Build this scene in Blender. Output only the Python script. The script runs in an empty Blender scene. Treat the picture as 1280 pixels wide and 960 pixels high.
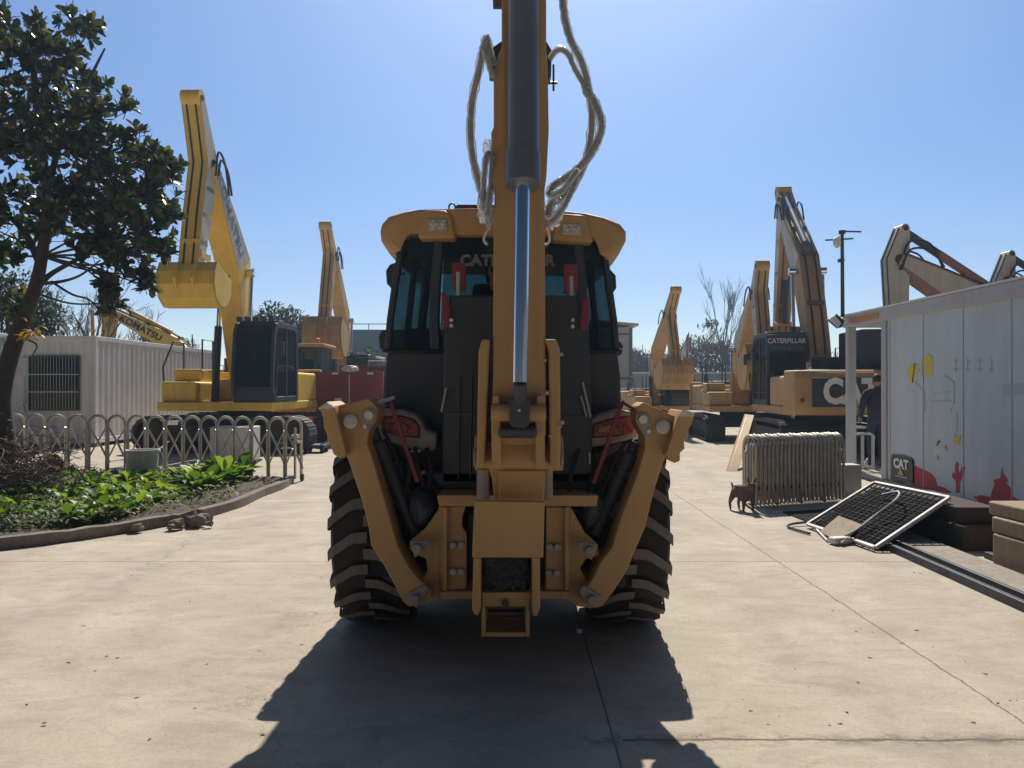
import bpy, bmesh, math, random
from mathutils import Vector as V, Matrix, noise
R = math.radians
random.seed(7)
S = bpy.context.scene
COL = S.collection
CAMH, HOR, FPX = 1.6, 484.0, 960.0

def P(px, py, d):
    """point seen at photo pixel (px,py) at d metres in front of the viewpoint"""
    return V(((px-640)/FPX*d, d, CAMH-(py-HOR)/FPX*d))

# ------------------------------------------------------------------ materials
MATS = {}
def newmat(name):
    m = bpy.data.materials.new(name); m.use_nodes = True
    nt = m.node_tree; b = nt.nodes['Principled BSDF']
    MATS[name] = m
    return m, nt, b
def nd(nt, typ, **kw):
    n = nt.nodes.new(typ)
    for k, v in kw.items():
        if k.startswith('_'): setattr(n, k[1:], v)
        else: n.inputs[k.replace('__', ' ')].default_value = v
    return n
def ramp(nt, fac, stops):
    r = nt.nodes.new('ShaderNodeValToRGB'); cr = r.color_ramp
    while len(cr.elements) < len(stops): cr.elements.new(0.5)
    for e, (p, c) in zip(cr.elements, stops):
        e.position = p; e.color = (*c, 1) if len(c) == 3 else c
    nt.links.new(fac, r.inputs[0]); return r.outputs[0]
def coords(nt, obj=True):
    t = nt.nodes.new('ShaderNodeTexCoord'); return t.outputs['Object']
def mathn(nt, op, a, b=None, c=None):
    n = nt.nodes.new('ShaderNodeMath'); n.operation = op
    for i, v in enumerate((a, b, c)):
        if v is None: continue
        if hasattr(v, 'type'): nt.links.new(v, n.inputs[i])
        else: n.inputs[i].default_value = v
    return n.outputs[0]
def mixc(nt, f, a, b, bt='MIX'):
    n = nt.nodes.new('ShaderNodeMix'); n.data_type = 'RGBA'; n.blend_type = bt
    for i, v in zip((0, 6, 7), (f, a, b)):
        if hasattr(v, 'type'): nt.links.new(v, n.inputs[i])
        else: n.inputs[i].default_value = v if i == 0 else (*v, 1)
    return n.outputs[2]
def noisen(nt, vec, scale, detail=6, rough=.6, dist=0):
    n = nd(nt, 'ShaderNodeTexNoise', Scale=scale, Detail=detail, Roughness=rough, Distortion=dist)
    nt.links.new(vec, n.inputs['Vector']); return n.outputs['Fac']
def mapping(nt, vec, scale=(1,1,1), rot=(0,0,0)):
    n = nt.nodes.new('ShaderNodeMapping'); n.inputs['Scale'].default_value = scale
    n.inputs['Rotation'].default_value = rot
    nt.links.new(vec, n.inputs['Vector']); return n.outputs[0]
def bump(nt, b, h, strength=.2, dist=.01):
    n = nd(nt, 'ShaderNodeBump', Strength=strength, Distance=dist)
    nt.links.new(h, n.inputs['Height']); nt.links.new(n.outputs[0], b.inputs['Normal'])

def paint(name, col, rough=.45, metal=0., dirt=(.16,.13,.10), amt=.45, scale=3., bmp=.08, streak=True, spec=.5, coat=0.):
    m, nt, b = newmat(name); c = coords(nt)
    n1 = noisen(nt, c, scale, 8, .65)
    v = noisen(nt, mapping(nt, c, (1, 1, .12)) if streak else c, scale*5, 4, .6)
    f = mathn(nt, 'MULTIPLY', n1, v)
    mask = ramp(nt, f, [(.16, (0,0,0)), (.45, (1,1,1))])
    mk = mathn(nt, 'MULTIPLY', mask, amt)
    fade = noisen(nt, c, scale*.4, 3, .5)
    base = mixc(nt, mathn(nt, 'MULTIPLY', fade, .35), col, tuple(min(1, x*1.18+.02) for x in col))
    out = mixc(nt, mk, base, dirt)
    nt.links.new(out, b.inputs['Base Color'])
    rr = mathn(nt, 'ADD', mathn(nt, 'MULTIPLY', mask, .25), rough)
    nt.links.new(rr, b.inputs['Roughness'])
    b.inputs['Metallic'].default_value = metal
    b.inputs['Specular IOR Level'].default_value = spec
    b.inputs['Coat Weight'].default_value = coat
    bump(nt, b, noisen(nt, c, scale*14, 4, .6), bmp, .004)
    return m

paint('cat_yellow', (.49,.29,.115), .5, dirt=(.30,.22,.13), amt=.4, scale=2.2)
paint('machine_tan', (.60,.39,.14), .55, dirt=(.24,.19,.13), amt=.65, scale=1.4)
paint('komatsu_yellow', (.85,.56,.07), .45, dirt=(.42,.31,.13), amt=.5, scale=1.1)
paint('boom_side', (.48,.45,.39), .5, dirt=(.36,.29,.2), amt=.6, scale=1.5)
paint('rusty_orange', (.48,.22,.07), .6, dirt=(.18,.11,.07), amt=.7, scale=1.6)
paint('faded_red', (.27,.115,.085), .6, dirt=(.30,.2,.15), amt=.6, scale=1.6)
paint('barrel_grey', (.10,.12,.155), .35, dirt=(.13,.13,.14), amt=.4, scale=3)  # blue tint of the sun glare put into the barrel colour
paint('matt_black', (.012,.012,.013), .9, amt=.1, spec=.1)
paint('black_panel', (.026,.035,.048), .42, dirt=(.05,.054,.06), amt=.45, scale=2.5)  # bluish lift of the glare veil mixed into the black
paint('black_rubber', (.014,.014,.016), .75, dirt=(.045,.04,.036), amt=.5, scale=4)
paint('dusty_rubber', (.17,.165,.155), .85, dirt=(.08,.08,.072), amt=.5, scale=7)
paint('track_steel', (.05,.045,.043), .65, .4, dirt=(.14,.11,.08), amt=.7, scale=4)
paint('dark_steel', (.06,.06,.062), .4, .7, dirt=(.12,.09,.07), amt=.5, scale=5)
paint('grey_plastic', (.30,.28,.25), .5, amt=.4)
paint('bright_steel', (.50,.48,.44), .35, .8, dirt=(.3,.25,.2), amt=.4, scale=8)
paint('gate_steel', (.50,.47,.40), .4, .6, dirt=(.13,.10,.07), amt=.6, scale=7)
paint('stainless', (.42,.41,.40), .33, .85, dirt=(.25,.2,.16), amt=.45, scale=7)
paint('container_white', (.70,.71,.73), .42, dirt=(.42,.39,.35), amt=.55, scale=1.0)
paint('panel_wall', (.52,.60,.66), .55, dirt=(.36,.38,.40), amt=.5, scale=.7)
paint('white_frame', (.42,.44,.46), .5, dirt=(.40,.33,.26), amt=.5, scale=1.2)
paint('red_paint', (.20,.018,.03), .5, dirt=(.2,.03,.02), amt=.3)
paint('wall_red', (.42,.04,.045), .7, dirt=(.4,.1,.09), amt=.5, scale=4)
paint('wall_yellow', (.62,.55,.05), .7, dirt=(.5,.48,.3), amt=.6, scale=8)
paint('wall_mark', (.40,.45,.49), .7, dirt=(.50,.56,.61), amt=.8, scale=6)
paint('truck_red', (.25,.028,.045), .5, dirt=(.12,.05,.05), amt=.6, scale=1.3)
paint('concrete_old', (.33,.29,.24), .9, dirt=(.16,.13,.1), amt=.7, scale=3, bmp=.5, streak=False)
paint('kerb_concrete', (.24,.205,.17), .95, dirt=(.1,.08,.065), amt=.8, scale=5, bmp=.9, streak=False)
paint('timber', (.34,.26,.17), .85, dirt=(.15,.11,.08), amt=.7, scale=4, bmp=.4)
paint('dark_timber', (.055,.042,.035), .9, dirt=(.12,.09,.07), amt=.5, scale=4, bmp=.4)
paint('cardboard', (.34,.27,.20), .9, dirt=(.2,.16,.12), amt=.6, scale=6)
paint('blue_building', (.10,.145,.19), .7, amt=.3, scale=.3)
paint('grey_building', (.42,.43,.45), .7, amt=.4, scale=.3)
paint('pale_wall', (.26,.31,.33), .8, amt=.4, scale=.3)
paint('bark', (.05,.038,.03), .95, dirt=(.12,.10,.085), amt=.6, scale=8, bmp=1.)
paint('twig', (.16,.125,.10), .95, amt=.3, scale=8)
paint('dry_brush', (.20,.15,.105), .95, dirt=(.08,.06,.045), amt=.6, scale=9)
paint('jacket', (.018,.02,.03), .85, amt=.1)
paint('trousers', (.03,.035,.055), .9, amt=.1)
paint('skin', (.35,.2,.14), .6, amt=.1)
paint('hair', (.012,.01,.01), .6, amt=.1)
paint('dog_fur', (.15,.105,.075), .95, dirt=(.02,.015,.012), amt=.8, scale=9, bmp=.6, streak=False)
paint('flag_red', (.5,.04,.04), .8, amt=.2)
paint('plastic_white', (.62,.62,.62), .5, amt=.35, scale=3)
paint('terracotta', (.16,.05,.035), .8, amt=.5)
paint('bin_green', (.03,.08,.05), .6, amt=.4)
paint('letter_white', (.72,.73,.74), .5, amt=.15)
paint('letter_grey', (.20,.215,.23), .5, amt=.1)
paint('letter_navy', (.12,.17,.30), .5, amt=.3)
paint('decal_black', (.018,.02,.024), .4, amt=.15)
paint('amber', (.7,.2,.03), .3, amt=.05)
paint('leaf_dry', (.13,.08,.045), .9, amt=.4)

def glassmat(name, tint, alpha, rough=.03):
    m, nt, b = newmat(name); out = nt.nodes['Material Output']
    tr = nd(nt, 'ShaderNodeBsdfTransparent', Color=(*tint, 1))
    b.inputs['Base Color'].default_value = (.02,.035,.04,1); b.inputs['Roughness'].default_value = rough
    c = coords(nt); dust = ramp(nt, noisen(nt, c, 3, 6, .7), [(.3, (0,0,0)), (.8, (1,1,1))])
    mx = nt.nodes.new('ShaderNodeMixShader')
    f = mathn(nt, 'ADD', mathn(nt, 'MULTIPLY', dust, .12), 1-alpha)
    nt.links.new(f, mx.inputs[0]); nt.links.new(tr.outputs[0], mx.inputs[1]); nt.links.new(b.outputs[0], mx.inputs[2])
    nt.links.new(mx.outputs[0], out.inputs[0]); return m
glassmat('cab_glass', (.60,.74,.75), .66)
glassmat('dark_glass', (.25,.33,.36), .55)
def filmmat():
    m, nt, b = newmat('film'); out = nt.nodes['Material Output']
    tr = nd(nt, 'ShaderNodeBsdfTransparent', Color=(.9,.92,.94,1))
    b.inputs['Base Color'].default_value = (.75,.77,.8,1); b.inputs['Roughness'].default_value = .22
    b.inputs['Specular IOR Level'].default_value = .9
    tl = nd(nt, 'ShaderNodeBsdfTranslucent', Color=(.85,.87,.9,1))
    c = coords(nt); lw = nd(nt, 'ShaderNodeLayerWeight', Blend=.35); w = ramp(nt, mathn(nt, 'ADD', mathn(nt, 'MULTIPLY', noisen(nt, c, 16, 4, .6, 1.5), .55), mathn(nt, 'MULTIPLY', lw.outputs['Facing'], .55)), [(.28, (.12,.12,.12)), (.58, (.95,.95,.95))])
    m1 = nd(nt, 'ShaderNodeMixShader', Fac=.45)
    nt.links.new(b.outputs[0], m1.inputs[1]); nt.links.new(tl.outputs[0], m1.inputs[2])
    m2 = nt.nodes.new('ShaderNodeMixShader'); nt.links.new(w, m2.inputs[0])
    nt.links.new(tr.outputs[0], m2.inputs[1]); nt.links.new(m1.outputs[0], m2.inputs[2])
    nt.links.new(m2.outputs[0], out.inputs[0]); bump(nt, b, noisen(nt, c, 45, 4, .6, 1), .8, .01)
filmmat()
def darkfilm():
    m, nt, b = newmat('dark_film'); c = coords(nt)
    b.inputs['Base Color'].default_value = (.045,.05,.07,1); b.inputs['Roughness'].default_value = .25
    bump(nt, b, noisen(nt, mapping(nt, c, (1,1,.4)), 22, 4, .6, 1.5), 1., .03)
darkfilm()
def leafmat(name, stops, tl=.35, rough=.35, spec=.5):
    m, nt, b = newmat(name); out = nt.nodes['Material Output']
    g = nt.nodes.new('ShaderNodeNewGeometry')
    c = ramp(nt, g.outputs['Random Per Island'], stops)
    nt.links.new(c, b.inputs['Base Color']); b.inputs['Roughness'].default_value = rough
    b.inputs['Specular IOR Level'].default_value = spec
    t = nt.nodes.new('ShaderNodeBsdfTranslucent')
    cc = mixc(nt, 1., c, (1.5,1.5,.7), 'MULTIPLY'); nt.links.new(cc, t.inputs[0])
    mx = nd(nt, 'ShaderNodeMixShader', Fac=tl)
    nt.links.new(b.outputs[0], mx.inputs[1]); nt.links.new(t.outputs[0], mx.inputs[2])
    nt.links.new(mx.outputs[0], out.inputs[0])
leafmat('magnolia_leaf', [(0,(.016,.034,.016)), (.6,(.035,.062,.024)), (.85,(.085,.075,.03)), (1,(.17,.14,.045))], .32, .3)
leafmat('evergreen_leaf', [(0,(.02,.035,.014)), (.7,(.045,.06,.022)), (1,(.09,.09,.03))], .2, .6, .2)
leafmat('vegetable_leaf', [(0,(.055,.12,.022)), (.5,(.11,.20,.03)), (1,(.22,.29,.045))], .45, .45, .35)
leafmat('weed_leaf', [(0,(.04,.08,.02)), (.6,(.10,.13,.045)), (1,(.26,.25,.14))], .35, .5, .3)
leafmat('yellow_leaf', [(0,(.22,.13,.02)), (1,(.42,.27,.03))], .4, .5, .3)
leafmat('brown_leaf', [(0,(.12,.085,.055)), (1,(.25,.18,.12))], .3, .8, .2)

def chrome():
    m, nt, b = newmat('chrome'); b.inputs['Base Color'].default_value = (.86,.90,1.,1)
    b.inputs['Metallic'].default_value = 1; b.inputs['Roughness'].default_value = .13
chrome()
def lens(name, col, emit=0, rough=.15):
    m, nt, b = newmat(name); c = coords(nt)
    w = nd(nt, 'ShaderNodeTexVoronoi', Scale=60); nt.links.new(c, w.inputs['Vector'])
    nt.links.new(mixc(nt, w.outputs['Distance'], col, tuple(x*.3 for x in col)), b.inputs['Base Color'])
    b.inputs['Roughness'].default_value = rough; bump(nt, b, w.outputs['Distance'], .5, .004)
lens('lamp_lens', (.75,.73,.68)); lens('tail_red', (.30,.02,.03)); lens('tail_amber', (.5,.2,.04))

def concrete_ground():
    m, nt, b = newmat('yard_concrete'); c = coords(nt)
    sx = nt.nodes.new('ShaderNodeSeparateXYZ'); nt.links.new(c, sx.inputs[0])
    X, Y = sx.outputs[0], sx.outputs[1]
    big = noisen(nt, c, .35, 5, .6, .4); mid = noisen(nt, c, 1.6, 8, .68, .6); fine = noisen(nt, c, 38, 8, .8)
    strk = noisen(nt, mapping(nt, c, (.8, 1.7, 1), (0,0,R(14))), 2.6, 9, .75, .9)
    col = ramp(nt, big, [(.3,(.42,.36,.28)), (.52,(.47,.405,.315)), (.72,(.51,.445,.35))])
    col = mixc(nt, ramp(nt, mid, [(.42,(0,0,0)), (.66,(.7,.7,.7))]), col, (.61,.54,.435))
    col = mixc(nt, ramp(nt, strk, [(.47,(0,0,0)), (.70,(.6,.6,.6))]), col, (.30,.26,.215))
    col = mixc(nt, ramp(nt, fine, [(.50,(0,0,0)), (.68,(.6,.6,.6))]), col, (.27,.235,.20))
    # oil and rust stains, dark
    st = noisen(nt, mapping(nt, c, (1.2,1,1)), .9, 9, .75, 1.2)
    col = mixc(nt, ramp(nt, st, [(.62,(0,0,0)), (.74,(.6,.6,.6))]), col, (.20,.165,.135))
    rs = noisen(nt, mapping(nt, c, (1,2,1)), 1.1, 7, .7, .8)
    col = mixc(nt, ramp(nt, rs, [(.66,(0,0,0)), (.76,(.35,.35,.35))]), col, (.42,.22,.13))
    # specks
    vo = nd(nt, 'ShaderNodeTexVoronoi', Scale=9.); nt.links.new(c, vo.inputs['Vector'])
    spk = mathn(nt, 'LESS_THAN', vo.outputs['Distance'], .045)
    vr = nt.nodes.new('ShaderNodeSeparateColor'); nt.links.new(vo.outputs['Color'], vr.inputs[0])
    spk = mathn(nt, 'MULTIPLY', spk, mathn(nt, 'GREATER_THAN', vr.outputs[0], .6))
    col = mixc(nt, mathn(nt, 'MULTIPLY', spk, .8), col, (.12,.09,.07))
    gr = noisen(nt, c, 150, 4, .8)
    col = mixc(nt, ramp(nt, gr, [(.52,(0,0,0)), (.70,(.5,.5,.5))]), col, (.20,.17,.14))
    col = mixc(nt, ramp(nt, gr, [(.28,(.45,.45,.45)), (.44,(0,0,0))]), col, (.66,.60,.50))
    sc_ = noisen(nt, mapping(nt, c, (1.3, 14, 1), (0,0,R(6))), 3.0, 6, .7, .6)
    col = mixc(nt, ramp(nt, sc_, [(.62,(0,0,0)), (.70,(.5,.5,.5))]), col, (.24,.20,.17))
    vo2 = nd(nt, 'ShaderNodeTexVoronoi', Scale=31.); nt.links.new(c, vo2.inputs['Vector'])
    col = mixc(nt, mathn(nt, 'MULTIPLY', mathn(nt, 'LESS_THAN', vo2.outputs['Distance'], .07), ramp(nt, mid, [(.5,(0,0,0)), (.62,(.7,.7,.7))])), col, (.15,.12,.10))
    # tyre track bands
    wob = noisen(nt, c, .5, 2, .5)
    tb = mathn(nt, 'ADD', X, mathn(nt, 'MULTIPLY', wob, 1.4))
    tw = mathn(nt, 'ABSOLUTE', mathn(nt, 'SINE', mathn(nt, 'MULTIPLY', tb, 1.9)))
    tm = mathn(nt, 'MULTIPLY', ramp(nt, tw, [(.80,(0,0,0)), (1,(1,1,1))]), mathn(nt, 'MULTIPLY', strk, .30))
    col = mixc(nt, tm, col, (.22,.19,.16))
    # joints
    wn = noisen(nt, c, 3.5, 8, .75); wn2 = mathn(nt, 'MULTIPLY', mathn(nt, 'SUBTRACT', wn, .5), .10)
    Yw = mathn(nt, 'ADD', Y, wn2); Xw = mathn(nt, 'ADD', X, mathn(nt, 'MULTIPLY', wn2, .8))
    mask = None
    def line(A, k, w):
        return mathn(nt, 'SUBTRACT', 1., mathn(nt, 'SMOOTH_MIN', mathn(nt, 'DIVIDE', mathn(nt, 'ABSOLUTE', mathn(nt, 'SUBTRACT', A, k)), w), 1., .2))
    for A, k, w in [(Y,7.05,.009),(Y,10.65,.010),(Y,14.2,.012),(Y,17.8,.014),(Y,21.4,.016),(Yw,-.1,.01),
                    (Xw,2.44,.008),(X,.46,.007),(X,6.1,.01),(X,-7.2,.01)]:
        l = line(A, k, w); mask = l if mask is None else mathn(nt, 'MAXIMUM', mask, l)
    wide = line(Yw, 3.49, .10)
    mask = mathn(nt, 'MAXIMUM', mask, mathn(nt, 'MULTIPLY', line(Yw, 3.49, .020), mathn(nt, 'GREATER_THAN', X, .5)))
    wide = mathn(nt, 'MULTIPLY', wide, ramp(nt, noisen(nt, c, 5, 6, .7), [(.45,(0,0,0)), (.6,(1,1,1))]))
    wide = mathn(nt, 'MULTIPLY', wide, mathn(nt, 'GREATER_THAN', X, .2))
    mask = mathn(nt, 'MAXIMUM', mathn(nt, 'MAXIMUM', mask, 0.), mathn(nt, 'MULTIPLY', wide, .75))
    # hairline cracks
    vc = nd(nt, 'ShaderNodeTexVoronoi', Scale=.28, _feature='DISTANCE_TO_EDGE')
    nv = nt.nodes.new('ShaderNodeVectorMath'); nv.operation = 'ADD'
    nn = nd(nt, 'ShaderNodeTexNoise', Scale=1.3, Detail=8., Roughness=.7); nt.links.new(c, nn.inputs['Vector'])
    nt.links.new(c, nv.inputs[0]); nt.links.new(nn.outputs['Color'], nv.inputs[1]); nt.links.new(nv.outputs[0], vc.inputs['Vector'])
    ck = mathn(nt, 'LESS_THAN', vc.outputs['Distance'], .0013)
    ck = mathn(nt, 'MULTIPLY', ck, ramp(nt, big, [(.45,(0,0,0)), (.55,(.6,.6,.6))]))
    mask = mathn(nt, 'MAXIMUM', mask, ck)
    col = mixc(nt, mathn(nt, 'MULTIPLY', mask, .85), col, (.075,.06,.048))
    nt.links.new(col, b.inputs['Base Color'])
    b.inputs['Roughness'].default_value = .88; b.inputs['Specular IOR Level'].default_value = .25
    h = mathn(nt, 'ADD', mathn(nt, 'MULTIPLY', mid, .5), mathn(nt, 'MULTIPLY', fine, .3))
    h = mathn(nt, 'SUBTRACT', h, mathn(nt, 'MULTIPLY', mask, .9))
    bump(nt, b, h, .45, .02)
concrete_ground()
def soilmat():
    m, nt, b = newmat('soil'); c = coords(nt)
    n = noisen(nt, c, 7, 8, .7)
    nt.links.new(ramp(nt, n, [(.3,(.045,.033,.024)), (.55,(.12,.09,.065)), (.75,(.22,.17,.13))]), b.inputs['Base Color'])
    b.inputs['Roughness'].default_value = 1; bump(nt, b, n, 1., .05)
soilmat()

# ------------------------------------------------------------------ mesh builder
WM = {}
SPLIT = set()
def islands(bm):
    bm.verts.index_update(); bm.verts.ensure_lookup_table(); seen = set(); out = []
    for v in bm.verts:
        if v.index in seen: continue
        st = [v]; seen.add(v.index); cur = []
        while st:
            a = st.pop(); cur.append(a.index)
            for e in a.link_edges:
                b = e.other_vert(a)
                if b.index not in seen: seen.add(b.index); st.append(b)
        out.append(cur)
    return out
class MB:
    def __init__(s, M=None): s.bm = bmesh.new(); s.M = M or Matrix()
    def v(s, p): return s.bm.verts.new(s.M @ V(p))
    def face(s, vs):
        try: return s.bm.faces.new(vs)
        except ValueError: return None
    def box(s, x0, x1, y0, y1, z0, z1, M=None):
        M = M or Matrix()
        vs = [s.v(M @ V(p)) for p in ((x0,y0,z0),(x1,y0,z0),(x1,y1,z0),(x0,y1,z0),(x0,y0,z1),(x1,y0,z1),(x1,y1,z1),(x0,y1,z1))]
        for f in ((3,2,1,0),(4,5,6,7),(0,1,5,4),(1,2,6,5),(2,3,7,6),(3,0,4,7)): s.face([vs[i] for i in f])
        return s
    def obox(s, c, sz, M=None):
        x, y, z = (q/2 for q in sz); T = Matrix.Translation(c) @ (M.to_4x4() if M else Matrix())
        return s.box(-x, x, -y, y, -z, z, T)
    def prism(s, a, b):
        """a,b: two matching 3-D loops"""
        va = [s.v(p) for p in a]; vb = [s.v(p) for p in b]; n = len(a)
        s.face(va); s.face(vb[::-1])
        for i in range(n): s.face([va[i], vb[i], vb[(i+1)%n], va[(i+1)%n]])
        return s
    def plate(s, pts, d, t, back=1.):
        """outline given in photo pixels at distance d, extruded t metres away along Y (a real plate)"""
        a = [P(x, y, d) for x, y in pts]; b = [p + V((0, t, 0)) for p in a]
        return s.prism(a, b)
    def loft(s, loops, cap=True):
        L = [[s.v(p) for p in lp] for lp in loops]; n = len(L[0])
        for A, B in zip(L, L[1:]):
            for i in range(n): s.face([A[i], B[i], B[(i+1)%n], A[(i+1)%n]])
        if cap: s.face(L[0]); s.face(L[-1][::-1])
        return s
    def cyl(s, p0, p1, r0, r1=None, seg=16, cap=True):
        p0, p1 = V(p0), V(p1); r1 = r0 if r1 is None else r1
        return s.tube([p0, p1], [r0, r1], seg, cap)
    def tube(s, pts, r, seg=8, cap=True, closed=False):
        pts = [V(p) for p in pts]; n = len(pts)
        rr = r if isinstance(r, (list, tuple)) else [r]*n
        up = None; loops = []
        for i, p in enumerate(pts):
            a = pts[i-1] if i or closed else p; b = pts[(i+1) % n] if i < n-1 or closed else p
            t = (b-a).normalized()
            if up is None:
                up = V((0,0,1)) if abs(t.z) < .9 else V((1,0,0))
            x = (up - t*up.dot(t)).normalized(); up = x; y = t.cross(x)
            loops.append([p + (x*math.cos(2*math.pi*k/seg) + y*math.sin(2*math.pi*k/seg))*rr[i] for k in range(seg)])
        if closed: loops.append(loops[0])
        return s.loft(loops, cap and not closed)
    def lathe(s, prof, o, axis, seg=32):
        """prof: list of (radius, height along axis)"""
        o = V(o); t = V(axis).normalized(); u = V((0,0,1)) if abs(t.z) < .9 else V((1,0,0))
        x = (u - t*u.dot(t)).normalized(); y = t.cross(x)
        loops = [[o + t*h + (x*math.cos(2*math.pi*k/seg)+y*math.sin(2*math.pi*k/seg))*r for k in range(seg)] for r, h in prof]
        return s.loft(loops, True)
    def quad(s, a, b, c, d): s.face([s.v(p) for p in (a,b,c,d)]); return s
    def build(s, name, mat, parent=None, bevel=0, smooth=35, seg=2, recalc=True):
        if recalc: bmesh.ops.recalc_face_normals(s.bm, faces=s.bm.faces)
        if name in SPLIT and parent is not None:
            isl = islands(s.bm)
            if len(isl) > 1:
                out = []
                for keep in isl:
                    c = MB(); c.bm = s.bm.copy(); c.bm.verts.index_update(); c.bm.verts.ensure_lookup_table(); ks = set(keep)
                    bmesh.ops.delete(c.bm, geom=[v for v in c.bm.verts if v.index not in ks], context='VERTS')
                    out.append(c.build(name, mat, parent, bevel, smooth, seg, False))
                s.bm.free(); return out[0]
        me = bpy.data.meshes.new(name)
        if parent is not None: W = WM[parent]
        else:
            vs = [v.co for v in s.bm.verts]; mn = [min(v[i] for v in vs) for i in range(3)]; mx = [max(v[i] for v in vs) for i in range(3)]
            W = Matrix.Translation(((mn[0]+mx[0])/2, (mn[1]+mx[1])/2, mn[2]))
        s.bm.transform(W.inverted()); s.bm.to_mesh(me); s.bm.free()
        o = bpy.data.objects.new(name, me); COL.objects.link(o)
        me.materials.append(MATS[mat] if isinstance(mat, str) else mat)
        if parent is not None: o.parent = parent
        else: o.matrix_world = W
        WM[o] = W
        if smooth:
            me.shade_smooth()
            me.set_sharp_from_angle(angle=R(smooth))
        if bevel:
            b = o.modifiers.new('Bevel', 'BEVEL'); b.width = bevel; b.segments = seg; b.limit_method = 'ANGLE'; b.angle_limit = R(40)
        return o

def thing(name, label, cat, loc=(0,0,0), rz=0, group=None):
    o = bpy.data.objects.new(name, None); COL.objects.link(o)
    o.location = loc; o.rotation_euler = (0,0,rz); o.empty_display_size = .3
    WM[o] = Matrix.Translation(loc) @ Matrix.Rotation(rz, 4, 'Z')
    return tag(o, label, cat, group)
def tag(o, label=None, cat=None, group=None, kind=None):
    if label: o['label'] = label
    if cat: o['category'] = cat
    if group: o['group'] = group
    if kind: o['kind'] = kind
    return o
def children_of(o): return [c for c in bpy.data.objects if c.parent == o]
def dup(root, loc, rz, label, group=None, scale=1.):
    r = root.copy(); COL.objects.link(r); r.location = loc; r.rotation_euler = (0,0,rz); r['label'] = label
    r.scale = (scale,)*3
    if group: r['group'] = group; root['group'] = group
    def rec(a, b):
        for c in children_of(a):
            k = c.copy(); COL.objects.link(k); k.parent = b; rec(c, k)
    for c in children_of(root):
        k = c.copy(); COL.objects.link(k); k.parent = r; rec(c, k)
    return r
def smooth_path(pts, n=6):
    pts = [V(p) for p in pts]; out = []
    for i in range(len(pts)-1):
        p0 = pts[max(i-1,0)]; p1 = pts[i]; p2 = pts[i+1]; p3 = pts[min(i+2, len(pts)-1)]
        for k in range(n):
            t = k/n
            out.append(.5*((2*p1)+(-p0+p2)*t+(2*p0-5*p1+4*p2-p3)*t*t+(-p0+3*p1-3*p2+p3)*t**3))
    out.append(pts[-1]); return out
def lettering(txt, size, M, mat, parent, name='lettering', depth=.004, bold=.03, sx=1., label=None):
    """M places the text: local X = reading direction, local Y = up, local Z = out of the surface"""
    cu = bpy.data.curves.new('t', 'FONT'); cu.body = txt; cu.size = size; cu.extrude = depth; cu.offset = bold*size
    cu.align_x = 'CENTER'; cu.align_y = 'CENTER'; cu.resolution_u = 3
    t = bpy.data.objects.new('t', cu); COL.objects.link(t)
    bpy.context.view_layer.update()
    dg = bpy.context.evaluated_depsgraph_get()
    me = bpy.data.meshes.new_from_object(t.evaluated_get(dg))
    bpy.data.objects.remove(t); me.name = name
    me.transform(WM[parent].inverted() @ M @ Matrix.Diagonal((sx,1,1,1)))
    me.materials.clear(); me.materials.append(MATS[mat])
    o = bpy.data.objects.new(name, me); COL.objects.link(o); o.parent = parent; WM[o] = WM[parent]
    return o
def frame(o, x, y):
    """matrix with origin o, x axis x, y axis y (made orthogonal)"""
    x = V(x).normalized(); y = V(y); y = (y - x*y.dot(x)).normalized(); z = x.cross(y)
    M = Matrix((( x.x,y.x,z.x,o[0]),(x.y,y.y,z.y,o[1]),(x.z,y.z,z.z,o[2]),(0,0,0,1)))
    return M
def ring_link(mb, c, r, w):  # round washer + bolt head facing the viewer (-Y)
    mb.cyl(c, V(c)-V((0,w,0)), r, r, 16)
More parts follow.
